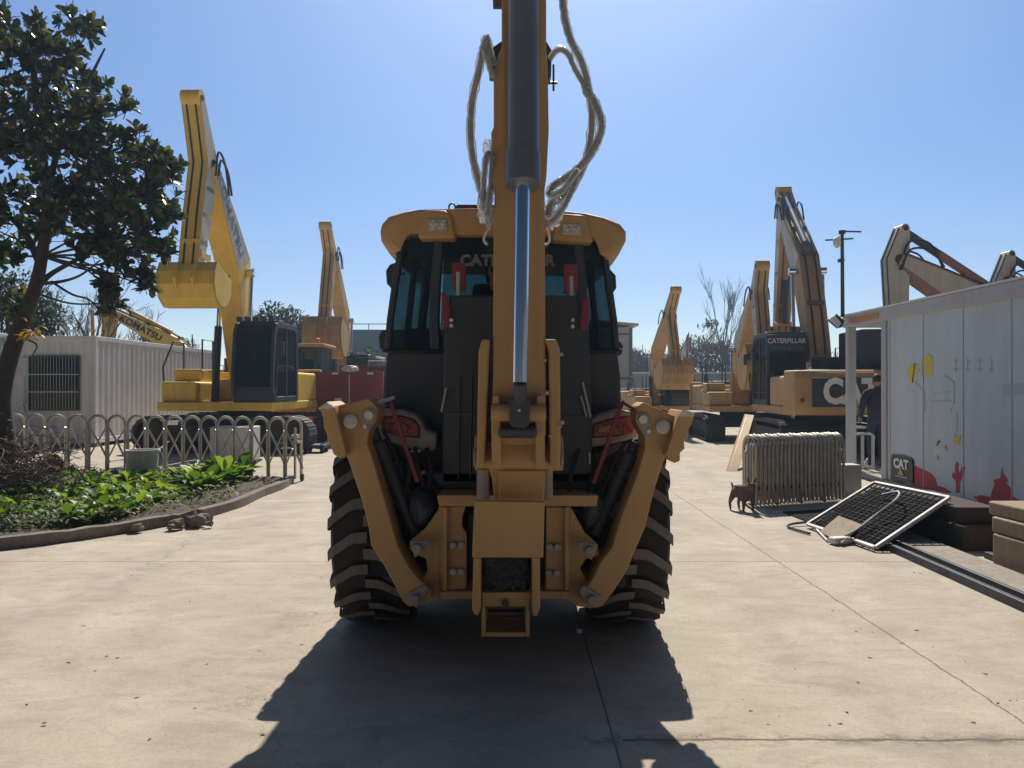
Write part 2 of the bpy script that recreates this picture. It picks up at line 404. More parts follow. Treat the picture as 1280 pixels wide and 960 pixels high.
# ================================================================== backhoe loader (seen from behind)
SPLIT = {'lamp_housing','frame_rib','cover_trim','swing_pin','lock_bolt','frame_bolt','boom_fork','coupler_arm','bucket_link','pin_strap','dipper_rail','hose_bracket','hydraulic_block','wing_plate','fitting','reflector','window_row','control_lever','front_bucket','coupler_pin','grease_fitting','work_light','pipe_clamp','guard_rail','base_block','latch_row','side_window'}
def add_wheel(parent, cx, cy, R_, w, nl=22, label=None, rim='cat_yellow', side=1):
    """tyre + tread + rim about an axle along X; parts of `parent`"""
    o = V((cx, cy, R_)); h = w/2
    ax = V((1,0,0))
    t = MB()
    prof = [(R_*.50,-h*.72),(R_*.56,-h*.9),(R_*.72,-h),(R_*.86,-h*.97),(R_*.925,-h*.86),(R_*.94,-h*.5),(R_*.945,0),
            (R_*.94,h*.5),(R_*.925,h*.86),(R_*.86,h*.97),(R_*.72,h),(R_*.56,h*.9),(R_*.50,h*.72)]
    t.lathe(prof, o, ax, 64)
    tyre = t.build('tyre', 'black_rubber', parent)
    l = MB()
    def pt(a, th, r): return o + V((a, math.sin(th)*r, -math.cos(th)*r))
    for s in (-1, 1):
        for k in range(nl):
            th0 = 2*math.pi*(k + (.5 if s > 0 else 0))/nl
            # centreline of lug: axial position, angle lag, radius, half angular width
            cen = [(-.05, .075, .985), (.28, .07, .99), (.42, .05, .99), (.80, -.045, .985), (.985, -.11, .965), (1.01, -.14, .88)]
            loops = []
            for a, dth, rr in cen:
                a = a*h*s; hw = .049 if rr > .9 else .040
                base = R_*(.93 if abs(a) < h*.85 else (.90 if rr > .9 else .80))
                tt = th0 - dth
                loops.append([pt(a, tt-hw*1.15, base), pt(a, tt-hw, R_*rr), pt(a, tt+hw, R_*rr), pt(a, tt+hw*1.15, base)])
            l.loft(loops)
    lo = l.build('tread', 'dusty_rubber', tyre, smooth=0); lo.data.materials.append(MATS['black_rubber']); oo = WM[tyre].inverted() @ o
    for pl in lo.data.polygons:
        rd = pl.center-oo; rd.x = 0; rd.normalize()
        if pl.normal.dot(rd) < .8: pl.material_index = 1
    m = MB(); q = side
    m.lathe([(R_*.53,-h*.74),(R_*.55,-h*.80),(R_*.50,-h*.70),(R_*.46,-h*.3),(R_*.44,h*.05),(R_*.2,h*.10),(R_*.19,h*.3),(.02,h*.3)] if q < 0 else
            [(R_*.53,h*.74),(R_*.55,h*.80),(R_*.50,h*.70),(R_*.46,h*.3),(R_*.44,-h*.05),(R_*.2,-h*.10),(R_*.19,-h*.3),(.02,-h*.3)], o, ax, 40)
    for k in range(8):
        a = 2*math.pi*k/8; m.cyl(o+V((q*h*.12, math.cos(a)*R_*.3, math.sin(a)*R_*.3)), o+V((q*h*.2, math.cos(a)*R_*.3, math.sin(a)*R_*.3)), .018, seg=8)
    m.build('rim', rim, tyre)
    return tyre

def build_backhoe():
    T = thing('backhoe_loader', 'yellow and black backhoe loader in the centre foreground, seen from behind, digging arm upright', 'backhoe loader', (-.05, 5.3, 0))
    Y = 'cat_yellow'
    # ---- wheels
    add_wheel(T, -.89, 5.33, .69, .47, 21, side=-1)
    add_wheel(T, .748, 5.33, .69, .47, 21, side=1)
    add_wheel(T, -.86, 7.55, .45, .32, 18, side=-1)
    add_wheel(T, .70, 7.55, .45, .32, 18, side=1)
    m = MB(); m.cyl((-.7,5.33,.69),(.55,5.33,.69),.11); m.obox((-.07,5.33,.69),(.34,.36,.34)); m.cyl((-.7,7.55,.45),(.55,7.55,.45),.07)
    m.box(-.42,.28,4.9,8.1,.58,.86); m.box(-.64,.50,4.95,6.6,.42,.57)  # lower box: belly plate added to block sun passing under the machine
    m.build('axle', 'dark_steel', T, .01)
    # ---- engine hood, loader arms, front bucket (ahead of the cab)
    m = MB()
    m.loft([[V((x,y,z)) for x, z in ((-.45,.9),(.31,.9),(.31,1.42*k),(.22,1.5*k),(-.36,1.5*k),(-.45,1.42*k))] for y, k in ((6.55,1.0),(7.4,.97),(8.15,.9))])
    m.build('engine_hood', Y, T, .02)
    m = MB(); m.box(-.40,.26,8.15,8.19,.9,1.3); m.build('grille', 'black_panel', T, .005)
    for s in (-1, 1):
        cx = -.07 + s*.62; m = MB()
        a = [V((cx-.05,y,z)) for y, z in ((6.5,1.35),(6.5,1.6),(7.6,1.5),(8.5,.85),(8.95,.6),(8.85,.4),(8.3,.6),(7.5,1.2))]
        m.prism(a, [p+V((.1,0,0)) for p in a]); m.build('loader_arm', Y, T, .01)
        m = MB(); m.cyl((cx, 6.7, .9),(cx, 7.5, .95),.05); m.cyl((cx,7.5,.95),(cx,8.2,.9),.028); m.build('lift_cylinder', 'dark_steel', T)
    m = MB(); pf = [(8.95,.95),(8.98,.35),(9.05,.2),(9.3,.12),(9.75,.06),(9.75,.10),(9.32,.17),(9.1,.26),(9.03,.38),(9.0,.97)]
    a = [V((-1.12,y,z)) for y, z in pf]; m.prism(a, [p+V((2.1,0,0)) for p in a])
    for x in (-1.14, .96):
        a = [V((x,y,z)) for y, z in ((8.95,.95),(8.98,.3),(9.1,.14),(9.75,.06),(9.5,.55))]; m.prism(a, [p+V((.03,0,0)) for p in a])
    m.build('front_bucket', Y, T, .005)
    # ---- cab lower body (black)
    def ring(pts, d): return [P(x, y, d) for x, y in pts]
    lo = MB()
    low = [(484,437),(772,437),(776,470),(777,505),(762,560),(738,606),(502,606),(484,560),(477,505),(479,470)]
    A = ring(low, 5.0); cxm = V((-.07,0,0))
    lo.loft([A, [p+V((0,.9,0)) for p in A], [V(((p.x+.07)*.93-.07, p.y+1.5, p.z)) for p in A]])
    lo.build('cab_body', 'black_panel', T, .03, seg=3)
    m = MB(); m.tube(smooth_path([P(478,438,4.97),P(540,440,4.955),P(625,441,4.95),P(720,440,4.955),P(777,438,4.97)],4), .012, 6); m.build('belt_seal','black_rubber',T)
    # pillars (rear corners bulge, then quarter posts)
    bl, br = [(481,438),(484,400),(491,350),(500,298)], [(774,438),(771,400),(764,350),(756,298)]
    fl, fr = [(505,438),(508,400),(513,350),(517,298)], [(748,438),(746,400),(742,350),(738,298)]
    def post(pp, d, w, dd, name='cab_pillar', mat='black_panel'):
        m = MB(); loops = []
        for x, y in pp:
            c = P(x, y, d); loops.append([c+V((-w,-dd,0)), c+V((w,-dd,0)), c+V((w,dd,0)), c+V((-w,dd,0))])
        m.loft(loops); m.build(name, mat, T, .012)
    post([(x+4,y) for x, y in bl], 5.05, .022, .03); post([(x-4,y) for x, y in br], 5.05, .022, .03)
    post([(x+64-i*5,y) for i,(x, y) in enumerate(bl)], 5.0, .034, .03); post([(x-46+i*4,y) for i,(x, y) in enumerate(br)], 5.0, .034, .03)
    post([(x+20,y) for x, y in fl], 6.5, .035, .035); post([(x-16,y) for x, y in fr], 6.5, .035, .035)
    # glass: rear window, quarter panes, side panes, windscreen
    def pane(name, q, mat='cab_glass', t=.006):
        n = (V(q[1])-V(q[0])).cross(V(q[3])-V(q[0])).normalized()*t
        m = MB(); m.prism([V(p) for p in q], [V(p)+n for p in q]); return m.build(name, mat, T)
    pane('rear_window', [P(549,438,4.99),P(724,438,4.99),P(716,300,5.02),P(556,300,5.02)])
    pane('quarter_window', [P(487,438,5.03),P(543,438,5.0),P(550,300,5.02),P(506,300,5.05)])
    pane('quarter_window', [P(730,438,5.0),P(768,438,5.03),P(750,300,5.05),P(719,300,5.02)])
    for pp, ff, s in ((bl, fl, 1), (br, fr, -1)):
        q = [P(pp[0][0],438,5.08), P(ff[0][0]+s*18,438,6.47), P(ff[3][0]+s*18,298,6.47), P(pp[3][0],298,5.08)]
        q[1].z, q[2].z = q[0].z, q[3].z
        pane('side_window', q)
        m = MB(); mid0 = (q[0]+q[1])/2; mid1 = (q[3]+q[2])/2; m.tube([mid0+V((0,0,-.1)), mid1], .025, 6); m.build('door_post', 'black_panel', T)
    zb, zt = P(0,438,5.0).z, P(0,298,5.05).z
    pane('windscreen', [(-.78,6.5,zb),(.62,6.5,zb),(.52,6.5,zt),(-.68,6.5,zt)])
    # window top panel with writing
    m = MB(); m.plate([(512,297),(745,297),(747,322),(510,322)], 4.985, .02); band = m.build('window_header', 'dark_glass', T, .004)
    lettering('CATERPILLAR', .098, frame(P(634,326,4.965), (1,0,0), (0,0,1)), 'letter_grey', band, bold=.045, sx=1.02)
    # interior
    m = MB(); m.box(-.30,.18,5.75,5.87,1.75,2.38); m.box(-.32,.20,5.55,6.05,1.62,1.78); m.box(-.2,.08,5.77,5.85,2.38,2.56)
    m.build('seat', 'black_panel', T, .04)
    m = MB(); m.box(-.5,.4,6.25,6.45,1.5,2.02); m.cyl((-.07,6.1,2.0),(-.07,6.2,1.9),.02); m.tube([V((-.07+.17*math.cos(a), 6.08+.06*math.sin(a), 2.02+.14*math.sin(a))) for a in [i*math.pi/8 for i in range(16)]], .013, 6, closed=True)
    m.box(-.72,-.55,5.2,6.0,1.5,2.0); m.box(.42,.56,5.2,6.0,1.5,2.0)
    m.build('console', 'black_panel', T, .02)
    for x in (-.28, .12):
        m = MB(); m.tube([(x,5.25,1.8),(x+.02,5.2,2.15)], .012, 6); m.cyl((x+.02,5.2,2.15),(x+.02,5.2,2.22),.025); m.build('control_lever','black_rubber',T)
    # ---- roof
    rp = [(476,292),(478,283),(486,274),(500,269),(520,265),(560,264),(600,263),(650,264),(700,266),(735,270),(760,276),(775,283),(782,292),(782,302),(775,313),(763,323),(756,325),(752,312),(747,302),(720,299),(640,298),(560,297),(512,295),(503,301),(499,310),(495,320),(486,312),(477,302)]
    c = P(629,285,5.0)
    def rl(s, y, dz=0):
        return [V((c.x+(p.x-c.x)*s, y, c.z+(p.z-c.z)*(s if s < 1 else 1)+dz)) for p in (P(a, b, 5.0) for a, b in rp)]
    m = MB(); m.loft([rl(.93,4.90), rl(.99,4.93), rl(1.0,5.0), rl(1.03,5.5), rl(1.02,6.4), rl(.97,6.65), rl(.88,6.72)])
    roof = m.build('roof', Y, T, .012)
    m = MB()
    for x0, x1, dx in ((522,570,4),(689,742,-2)):
        q = [(x0,298),(x0+6,266),(x0+12,262),(x1-14,262),(x1-6,268),(x1,298)] if dx > 0 else [(x0,300),(x0+6,270),(x0+12,266),(x1-12,268),(x1-6,274),(x1,303)]
        a = [P(x,y,4.87) for x, y in q]; b = [V((p.x*.98, 5.45, p.z)) for p in a]; m.prism(a, b)
    m.build('lamp_housing', Y, roof, .02, seg=3)
    for x0, x1, y0, y1 in ((535,559,273,288),(702,727,279,294)):
        m = MB(); m.plate([(x0,y1),(x0,y0),(x1,y0),(x1,y1)], 4.86, .05); wl = m.build('work_light', 'bright_steel', T, .004)
        m = MB(); m.plate([(x0+2,y1-2),(x0+2,y0+2),(x1-2,y0+2),(x1-2,y1-2)], 4.853, .012)
        for k in range(5): 
            xx = x0+4+k*(x1-x0-8)/4; m.cyl(P(xx,(y0+y1)/2,4.85),P(xx,(y0+y1)/2,4.848),.011,seg=10)
        m.build('lens', 'lamp_lens', wl)
    m = MB(); m.plate([(565,266),(568,258),(572,255),(640,255),(652,262),(652,266)], 5.3, .9); m.build('air_unit', 'black_panel', T, .02)
    m = MB(); m.tube([P(565+4*math.cos(a),259+5*math.sin(a),5.1) for a in [i*math.pi/6 for i in range(12)]], .006, 6, closed=True)
    m.cyl(P(565,264,5.1),P(565,268,5.1),.007,seg=6); m.build('lifting_eye','black_panel',T)
    # ---- mirrors and low side lights
    for q, s in (([(482,338),(487,330),(497,327),(497,358),(489,361),(483,354)],1),([(757,338),(763,336),(770,344),(771,360),(765,368),(757,362)],-1)):
        m = MB(); m.plate(q, 5.4, .08); mir = m.build('mirror', 'black_panel', T, .012)
        m = MB(); m.tube([P(490 if s>0 else 763,345,5.45), P(505 if s>0 else 750,342,5.35)], .01, 6); m.build('mirror_arm','black_panel',mir)
    for q in ([(473,420),(477,413),(483,412),(483,438),(474,436)],[(769,425),(775,426),(779,432),(778,443),(770,446)]):
        m = MB(); m.plate(q, 5.1, .1); m.build('side_lamp','black_panel',T,.01)
    # ---- black rear cover under/behind the arm and its seams
    m = MB(); cov = [(561,369),(722,369),(724,398),(736,400),(742,604),(552,604),(556,400),(560,398)]
    m.plate(cov, 4.70, .28); m.build('rear_cover', 'black_panel', T, .02, seg=3)
    m = MB()
    for x in (575, 590, 608): m.tube([P(x,470,4.69),P(x-2,598,4.69)], .006, 5)
    for y in (498, 520): m.box(P(702,y,4.69).x, P(735,y,4.69).x, 4.685, 4.70, P(0,y,4.69).z-.006, P(0,y,4.69).z)
    m.box(P(558,0,4.69).x, P(590,0,4.69).x, 4.68, 4.70, P(0,516,4.69).z-.02, P(0,516,4.69).z)
    m.build('cover_trim', 'dark_steel', T)
    # ---- red safety plates
    for q, d in (([(565,328),(581,328),(582,362),(566,362)],4.72),([(551,366),(556,365),(563,385),(562,408),(554,410)],4.66),
                 ([(705,330),(722,330),(722,365),(705,366)],4.72),([(729,372),(736,370),(737,400),(733,412),(724,412)],4.66),
                 ([(613,340),(622,338),(622,362),(613,362)],4.74)):
        m = MB(); m.plate(q, d, .05); pl = m.build('lock_plate', 'red_paint', T, .006)
    m = MB()
    for x, y in ((564,400),(564,407),(716,400),(716,408)): m.cyl(P(x,y,4.66),P(x,y,4.63),.012)
    m.cyl(P(573,340,4.72),P(573,440,4.72),.015); m.cyl(P(714,345,4.72),P(714,440,4.72),.015)
    m.build('lock_bolt', 'bright_steel', T)
    # ---- mudguards and tail lights
    for s, q in ((1,[(466,520),(472,512),(502,512),(520,518),(529,530),(531,538),(546,541),(545,564),(520,563),(487,552),(470,546)]),
                 (-1,[(734,545),(735,526),(752,517),(776,512),(790,514),(798,524),(799,545),(780,552),(760,556),(735,560)])):
        m = MB(); a = [P(x,y,4.74) for x, y in q]; b = [V((p.x, 5.9, p.z)) for p in a]; m.prism(a, b)
        md = m.build('mudguard', 'grey_plastic' if s > 0 else 'grey_plastic', T, .02, seg=3)
        q2 = [(474,521),(500,519),(518,524),(525,534),(525,548),(500,546),(478,540)] if s > 0 else [(741,548),(741,530),(760,524),(786,519),(793,528),(792,541),(770,546)]
        m = MB(); m.plate(q2, 4.72, .05); tl = m.build('tail_light', 'tail_red', T, .012, seg=3)
        q3 = [(480,530),(505,528),(512,534),(508,541),(484,538)] if s > 0 else [(747,542),(748,533),(765,530),(768,536),(760,541)]
        m = MB(); m.plate(q3, 4.71, .02); m.build('indicator', 'tail_amber' if s < 0 else 'tail_red', tl, .006)
    # ---- carriage frame (yellow)
    d = 4.45
    m = MB(); m.plate([(546,619),(748,619),(746,633),(549,633)], d, .42)
    m.plate([(549,739),(700,739),(700,749),(551,749)], d, .42)
    m.plate([(548,633),(582,633),(578,646),(577,658),(583,668),(583,736),(550,738)], d+.03, .05)
    m.plate([(683,634),(712,634),(711,738),(682,738)], d+.03, .05)
    m.build('carriage_frame', Y, T, .006)
    m = MB(); m.plate([(700,739),(712,739),(712,749),(700,749)], d+.002, .4); m.plate([(553,634),(559,634),(559,738),(553,738)], d-.01, .07); m.plate([(706,634),(711,634),(711,738),(706,738)], d-.01, .07)
    m.build('frame_rib', Y, T, .004)
    wl = [(550,634),(531,661),(512,676),(512,686),(524,695),(533,699),(534,714),(527,723),(512,738),(506,748),(512,757),(531,756),(550,748)]
    wr = [(712,632),(719,644),(732,667),(747,680),(749,695),(732,699),(725,710),(734,727),(749,740),(749,752),(740,760),(723,758),(708,750)]
    for q in (wl, wr):
        m = MB(); m.plate(q, d+.04, .05); m.plate(q, d+.30, .05); m.build('wing_plate', Y, T, .006)
    m = MB()
    for x, y in ((566,682),(576,682),(566,715),(576,715),(687,684),(697,684),(686,717),(696,717)): m.cyl(P(x,y,d+.03),P(x,y,d-.005),.021,.019,12)
    m.build('frame_bolt', 'bright_steel', T)
    m = MB()
    for (x,y),(x2,y2) in (((522,684),(538,679)),((519,747),(535,733)),((737,687),(722,681)),((740,748),(726,734))):
        c1, c2 = P(x,y,4.39), P(x2,y2,4.39); t = (c2-c1).normalized(); nrm = V((t.z,0,-t.x))
        m.prism([c1+nrm*.05-t*.03,c2+nrm*.02,c2-nrm*.02,c1-nrm*.05-t*.03],[q+V((0,-.015,0)) for q in (c1+nrm*.05-t*.03,c2+nrm*.02,c2-nrm*.02,c1-nrm*.05-t*.03)])
        m.cyl(c1,c1-V((0,.05,0)),.028)
    m.build('pin_strap', 'grey_plastic', T, .004)
    # hydraulics seen through the frame
    m = MB()
    m.plate([(584,640),(598,640),(598,740),(584,740)], 4.7, .2); m.plate([(672,640),(684,640),(684,740),(672,740)], 4.7, .2)
    m.cyl(P(480,720,4.8),P(780,720,4.8),.07); m.plate([(540,640),(740,640),(740,735),(540,735)],4.95,.1)
    m.plate([(520,590),(760,590),(740,622),(545,622)], 4.7, .3)
    m.build('hydraulic_block', 'black_panel', T, .01)
    random.seed(3)
    for s in range(14):
        left = s % 2 == 0; x = random.uniform(484,548) if left else random.uniform(722,775); y = random.uniform(560,600)
        pts = [P(x, y, 4.7)]
        for k in range(4):
            x += random.uniform(-8,16)*(1 if left else -1); y += random.uniform(12,26); pts.append(P(max(470,min(x,790)), y, 4.62+random.uniform(-.08,.1)))
        m = MB(); m.tube(smooth_path(pts,5), .014, 7); m.build('hydraulic_hose', 'black_rubber', T)
    for q in ([(508,612),(528,602),(545,620),(552,634),(538,655),(520,665),(508,650)],[(722,612),(745,604),(760,622),(752,650),(735,672),(722,650)]):
        random.seed(11); m = MB(); c = sum((P(x,y,4.6) for x, y in q), V())/len(q)
        loops = []
        for k, (sc, dy) in enumerate(((.3,-.14),(.8,-.09),(1,0),(.85,.1),(.3,.16))):
            lp = []
            for x, y in q:
                p = P(x,y,4.6); lp.append(c+(p-c)*sc*random.uniform(.75,1.15)+V((0,dy+random.uniform(-.04,.04),0)))
            loops.append(lp)
        m.loft(loops); o = m.build('plastic_wrapping', 'dark_film', T, smooth=60)
        sb = o.modifiers.new('s','SUBSURF'); sb.levels = sb.render_levels = 2
    # ---- stabiliser legs
    legL = [(418,508),(440,503),(461,498),(472,510),(472,523),(461,540),(459,555),(465,570),(491,660),(498,684),(512,710),(524,724),(540,738),(538,748),(525,757),(511,758),(504,752),(481,708),(464,682),(461,660),(454,630),(433,568),(428,545)]
    legR = [(804,503),(840,519),(848,521),(843,540),(832,568),(817,615),(806,660),(804,664),(794,687),(783,714),(766,740),(752,758),(742,760),(728,752),(726,742),(740,725),(751,702),(764,686),(777,644),(797,592),(806,561),(806,546),(798,534),(795,520),(797,508)]
    padL = [(397,510),(409,502),(418,508),(433,568),(426,573),(417,568),(413,556),(409,552),(409,543),(405,535),(404,522),(401,514)]
    padR = [(848,521),(853,513),(868,517),(865,530),(861,536),(861,546),(855,552),(856,561),(850,566),(850,576),(843,579),(832,569)]
    for s, q, pd, pin1, pin2, pin3, cy0, cy1 in ((1,legL,padL,(438,527),(462,519),(457,533),(466,536),(520,668)),(-1,legR,padR,(829,534),(803,524),(810,539),(794,552),(742,668))):
        m = MB(); m.plate(q, 4.40, .24)
        leg = m.build('stabiliser_leg', Y, T, .006)
        '''
        a = [P(x,y,4.44) for x, y in q]; m = MB()
        for i in range(len(a)):
            b2 = a[(i+1)%len(a)]
            if (b2-a[i]).length < .12: continue
            n = (b2-a[i]).normalized().cross(V((0,1,0)))*.015
            cc = V((P(500 if s > 0 else 765, 640, 4.44))); 
            m.prism([a[i],b2,b2+n,a[i]+n],[p+V((0,.17,0)) for p in (a[i],b2,b2+n,a[i]+n)])
        '''
        m = MB(); m.plate(pd, 4.30, .34); pad = m.build('stabiliser_pad', Y, T, .005)
        m = MB(); lit = [(397,511),(409,503),(418,509),(410,511)] if s > 0 else [(849,520),(854,512),(869,516),(866,521)]
        m.plate(lit, 4.29, .02); m.build('sunlit_pad_edge', 'bright_steel', pad)  # bright strip paints the sunlit top edge of the pad
        m = MB()
        m.cyl(P(*pin1,4.40), P(*pin1,4.37), .040, seg=24); pw = m.build('pivot_washer', 'letter_white', leg, .003)
        m = MB(); m.cyl(P(*pin1,4.37), P(*pin1,4.35), .026, seg=8); m.cyl(P(*pin1,4.36), P(*pin1,4.62), .02); m.build('pivot_pin','bright_steel',leg)
        c1, c2 = P(*pin2,4.40), P(*pin3,4.40); t = (c2-c1).normalized(); nr = V((t.z,0,-t.x)); m = MB()
        lp = [c1+(-t*math.cos(a)+nr*math.sin(a))*.042 for a in [(-90+i*30)*math.pi/180 for i in range(7)]] + [c2+(t*math.cos(a)-nr*math.sin(a))*.026 for a in [(-90+i*30)*math.pi/180 for i in range(7)]]
        m.prism(lp, [p-V((0,.014,0)) for p in lp]); m.build('pin_strap','grey_plastic',leg,.003)
        m = MB(); m.cyl(c1-V((0,.014,0)), c1-V((0,.03,0)), .024, seg=20); m.cyl(c2-V((0,.014,0)), c2-V((0,.026,0)), .013, seg=6); m.build('pivot_pin','bright_steel',leg)
        m = MB(); p0, p1 = P(*cy0,4.6), P(*cy1,4.62)
        m.cyl(p0, p0.lerp(p1,.12), .03); m.cyl(p0.lerp(p1,.12), p0.lerp(p1,.30), .052, seg=20); m.cyl(p0.lerp(p1,.30), p1, .043, seg=20)
        m.build('stabiliser_cylinder', 'black_panel', T, .004)
        off = V((.05*s,0,.0)); m = MB(); m.tube(smooth_path([p0+off*1.2, p0.lerp(p1,.3)+off*1.4, p0.lerp(p1,.8)+off], 5), .012, 6); m.build('hydraulic_hose','black_rubber',T)
        m = MB(); r0, r1 = ((487,500),(522,603)) if s > 0 else ((778,503),(742,604))
        a0, a1 = P(*r0,4.52), P(*r1,4.52)
        m.prism([a0+V((-.013,0,0)),a0+V((.013,0,0)),a1+V((.013,0,0)),a1+V((-.013,0,0))],[p+V((0,.02,0)) for p in (a0+V((-.013,0,0)),a0+V((.013,0,0)),a1+V((.013,0,0)),a1+V((-.013,0,0)))])
        m.build('locking_bar','red_paint',T,.003)
        m = MB(); (b0, b1) = ((472,504),(493,497)) if s > 0 else ((777,502),(795,513))
        m.tube([P(*b0,4.5),P(*b1,4.5)], .010, 8); m.build('bar_handle','bright_steel' if s > 0 else 'red_paint',T)
    # ---- swing post and boom foot
    m = MB()
    for x0, x1 in ((596,606),(690,701)):
        A = [P(x0+6,424,4.0),P(x1+6,424,4.0),P(x1+6,432,4.0),P(x1,580,4.0),P(x1-1,585,4.0),P(x0-1,585,4.0),P(x0,560,4.0),P(x0+2,440,4.0)] if x0 < 650 else \
            [P(x0-10,424,4.0),P(x1-6,424,4.0),P(x1-1,436,4.0),P(x1,560,4.0),P(x1-1,585,4.0),P(x0-3,585,4.0),P(x0-4,440,4.0),P(x0-6,432,4.0)]
        m.prism(A, [p+V((0,.5,0)) for p in A])
    m.build('boom_fork', Y, T, .012, seg=3)
    m = MB(); m.cyl(P(594,566,4.28),P(703,566,4.28),.10,seg=28)
    m.plate([(606,552),(690,552),(690,585),(606,585)], 4.18, .2)
    m.build('boom_pivot', Y, T, .006)
    m = MB(); m.cyl(P(592,572,4.15),P(596,572,4.15),.05); m.cyl(P(700,572,4.15),P(704,572,4.15),.05)
    for x in (604, 683): m.cyl(P(x,586,4.25),P(x,624,4.25),.036); 
    m.build('swing_pin', 'grey_plastic', T, .004)
    m = MB(); m.plate([(610,583),(692,583),(688,600),(686,628),(618,628),(615,600)], 4.22, .22); m.plate([(622,588),(682,588),(680,626),(624,626)], 4.2, .06); m.build('boom_foot', Y, T, .008)
    m = MB()
    for x0, x1 in ((615,624),(670,679)): m.plate([(x0+1,494),(x1,494),(x1+2,520),(x1+2,586),(x0,586),(x0-1,520)], 3.92, .35)
    m.plate([(624,540),(670,540),(672,556),(624,556)], 4.0, .2)
    m.build('bucket_link', Y, T, .006)
    m = MB(); m.cyl(P(614,516,3.92),P(682,516,3.92),.045); m.build('link_pin','cat_yellow',T)
    # ---- main arm: dipper standing upright, boom behind it
    def col(q, d0, d1, t, nm, mat=Y, bev=.006):
        # q: rows of (py, x0, x1) from the bottom up, front face distance interpolated d0..d1 with height
        L = []
        y0, y1 = q[0][0], q[-1][0]
        for y, xa, xb in q:
            dd = d0+(d1-d0)*(y-y0)/(y1-y0); a, b = P(xa,y,dd), P(xb,y,dd)
            L.append([a, b, b+V((0,t,0)), a+V((0,t,0))])
        m = MB(); m.loft(L); return m.build(nm, mat, T, bev)
    dip = col([(545,616,682),(480,616,682),(300,617,681),(235,618,681),(222,614,683),(165,614,686),(158,617,686),(90,617,685),(70,622,684),(57,627,683),(0,627,683),(-60,628,682)], 3.98, 4.3, .26, 'dipper')
    m = MB()
    for x in (629, 676):
        L = []
        for y, dd in ((470,3.975),(0,4.26)): 
            a, b = P(x-1,y,dd), P(x+1,y,dd); L.append([a+V((0,-.014,0)), b+V((0,-.014,0)), b, a])
        m.loft(L)
    m.build('dipper_rail', Y, dip)
    m = MB(); m.plate([(563+50,60),(627,50),(627,95),(611,92)], 4.3, .1); m.plate([(683,50),(690,62),(689,95),(683,100)], 4.3, .1); m.build('hose_bracket', 'dark_steel', dip, .005)
    m = MB(); m.tube([P(692,80,4.25),P(692,113,4.25)],.006,6); m.tube([P(686,103,4.25),P(697,103,4.25)],.008,6); m.build('grease_fitting','dark_steel',dip)
    # boom behind: from pivot up and forward
    m = MB(); L = []
    for y, d, w, t in ((1.0,4.35,.15,.26),(1.7,4.55,.17,.34),(2.9,4.75,.16,.36),(3.9,4.55,.12,.28)):
        c = V((.04, d, y)); L.append([c+V((-w*.75,0,0)), c+V((w*.75,0,0)), c+V((w*.75,t,.05)), c+V((-w*.75,t,.05))])
    m.loft(L); m.build('boom', Y, T, .012)
    m = MB(); m.cyl((-.11,4.45,3.86),(.19,4.45,3.86),.06); m.build('boom_pin','dark_steel',T)
    # bucket cylinder on the back of the dipper
    m = MB(); a, b, c2 = P(654.5,214,3.86), P(655,0,4.07), P(655,-70,4.13)
    m.cyl(a, c2, .078, seg=32); m.cyl(P(653.5,232,3.84), P(654,192,3.88), .088, seg=32); m.build('bucket_cylinder', 'barrel_grey', T, .004)
    m = MB(); m.cyl(P(650,478,3.80), P(653.5,228,3.845), .0355, seg=32); m.build('cylinder_rod', 'chrome', T)
    m = MB(); m.cyl(P(650,478,3.80), P(650,506,3.83), .034, seg=20); m.plate([(636,500),(640,496),(660,496),(663,500),(662,530),(656,535),(642,535),(637,530)], 3.8, .12); m.build('rod_eye', 'black_panel', T, .01, seg=3)
    m = MB(); m.cyl(P(649,513,3.8),P(649,513,3.79),.008,seg=10); m.build('grease_nipple','bright_steel',T)
    m = MB(); m.plate([(624,533),(671,533),(672,548),(622,548)], 3.86, .2); m.build('cross_tube','black_panel',T,.02)
    for x, y, r in ((684,491,.014),(676,497,.008),(688,545,.006),(702,443,.010),(700,533,.008),(703,528,.012),(681,450,.010)):
        m = MB(); m.cyl(P(x-2,y,3.98),P(x+2,y,3.98),r,seg=10); m.build('grease_fitting','bright_steel',T)
    # lower end: guard plate, link arms, coupler frame
    m = MB(); m.plate([(593,626),(681,627),(679,697),(590,697)], 3.95, .03); m.build('guard_plate', Y, T, .006)
    m = MB()
    for q in ([(592,697),(601,697),(601,762),(598,769),(594,769),(590,762)],[(665,697),(675,697),(675,760),(671,770),(666,770),(665,764)]): m.plate(q, 4.0, .2)
    m.build('coupler_arm', Y, T, .006)
    m = MB(); m.plate([(602,740),(662,740),(662,758),(602,758)], 4.06, .16); m.plate([(602,758),(607,758),(607,796),(602,796)],4.06,.3); m.plate([(657,758),(662,758),(662,796),(657,796)],4.06,.3); m.plate([(607,790),(657,790),(657,796),(607,796)],4.06,.3)
    m.plate([(607,762),(657,762),(657,790),(607,790)], 4.28, .04); m.build('coupler', Y, T, .005)
    m = MB(); m.cyl(P(632,754,4.06),P(632,754,4.03),.02,seg=8); m.cyl(P(610,766,4.12),P(655,766,4.12),.02); m.build('coupler_pin','dark_steel',T)
    random.seed(5); m = MB(); n1, n2 = 12, 14; g = []
    for j in range(n2+1):
        row = []
        for i in range(n1+1):
            x = 605+(660-605)*i/n1; y = 697+(742-697)*j/n2
            p = P(x, y, 4.1); p.y += .05*noise.noise(V((i*.8,j*.25,3)))+.015*random.uniform(-1,1); row.append(m.v(p))
        g.append(row)
    for j in range(n2):
        for i in range(n1): m.face([g[j][i],g[j][i+1],g[j+1][i+1],g[j+1][i]])
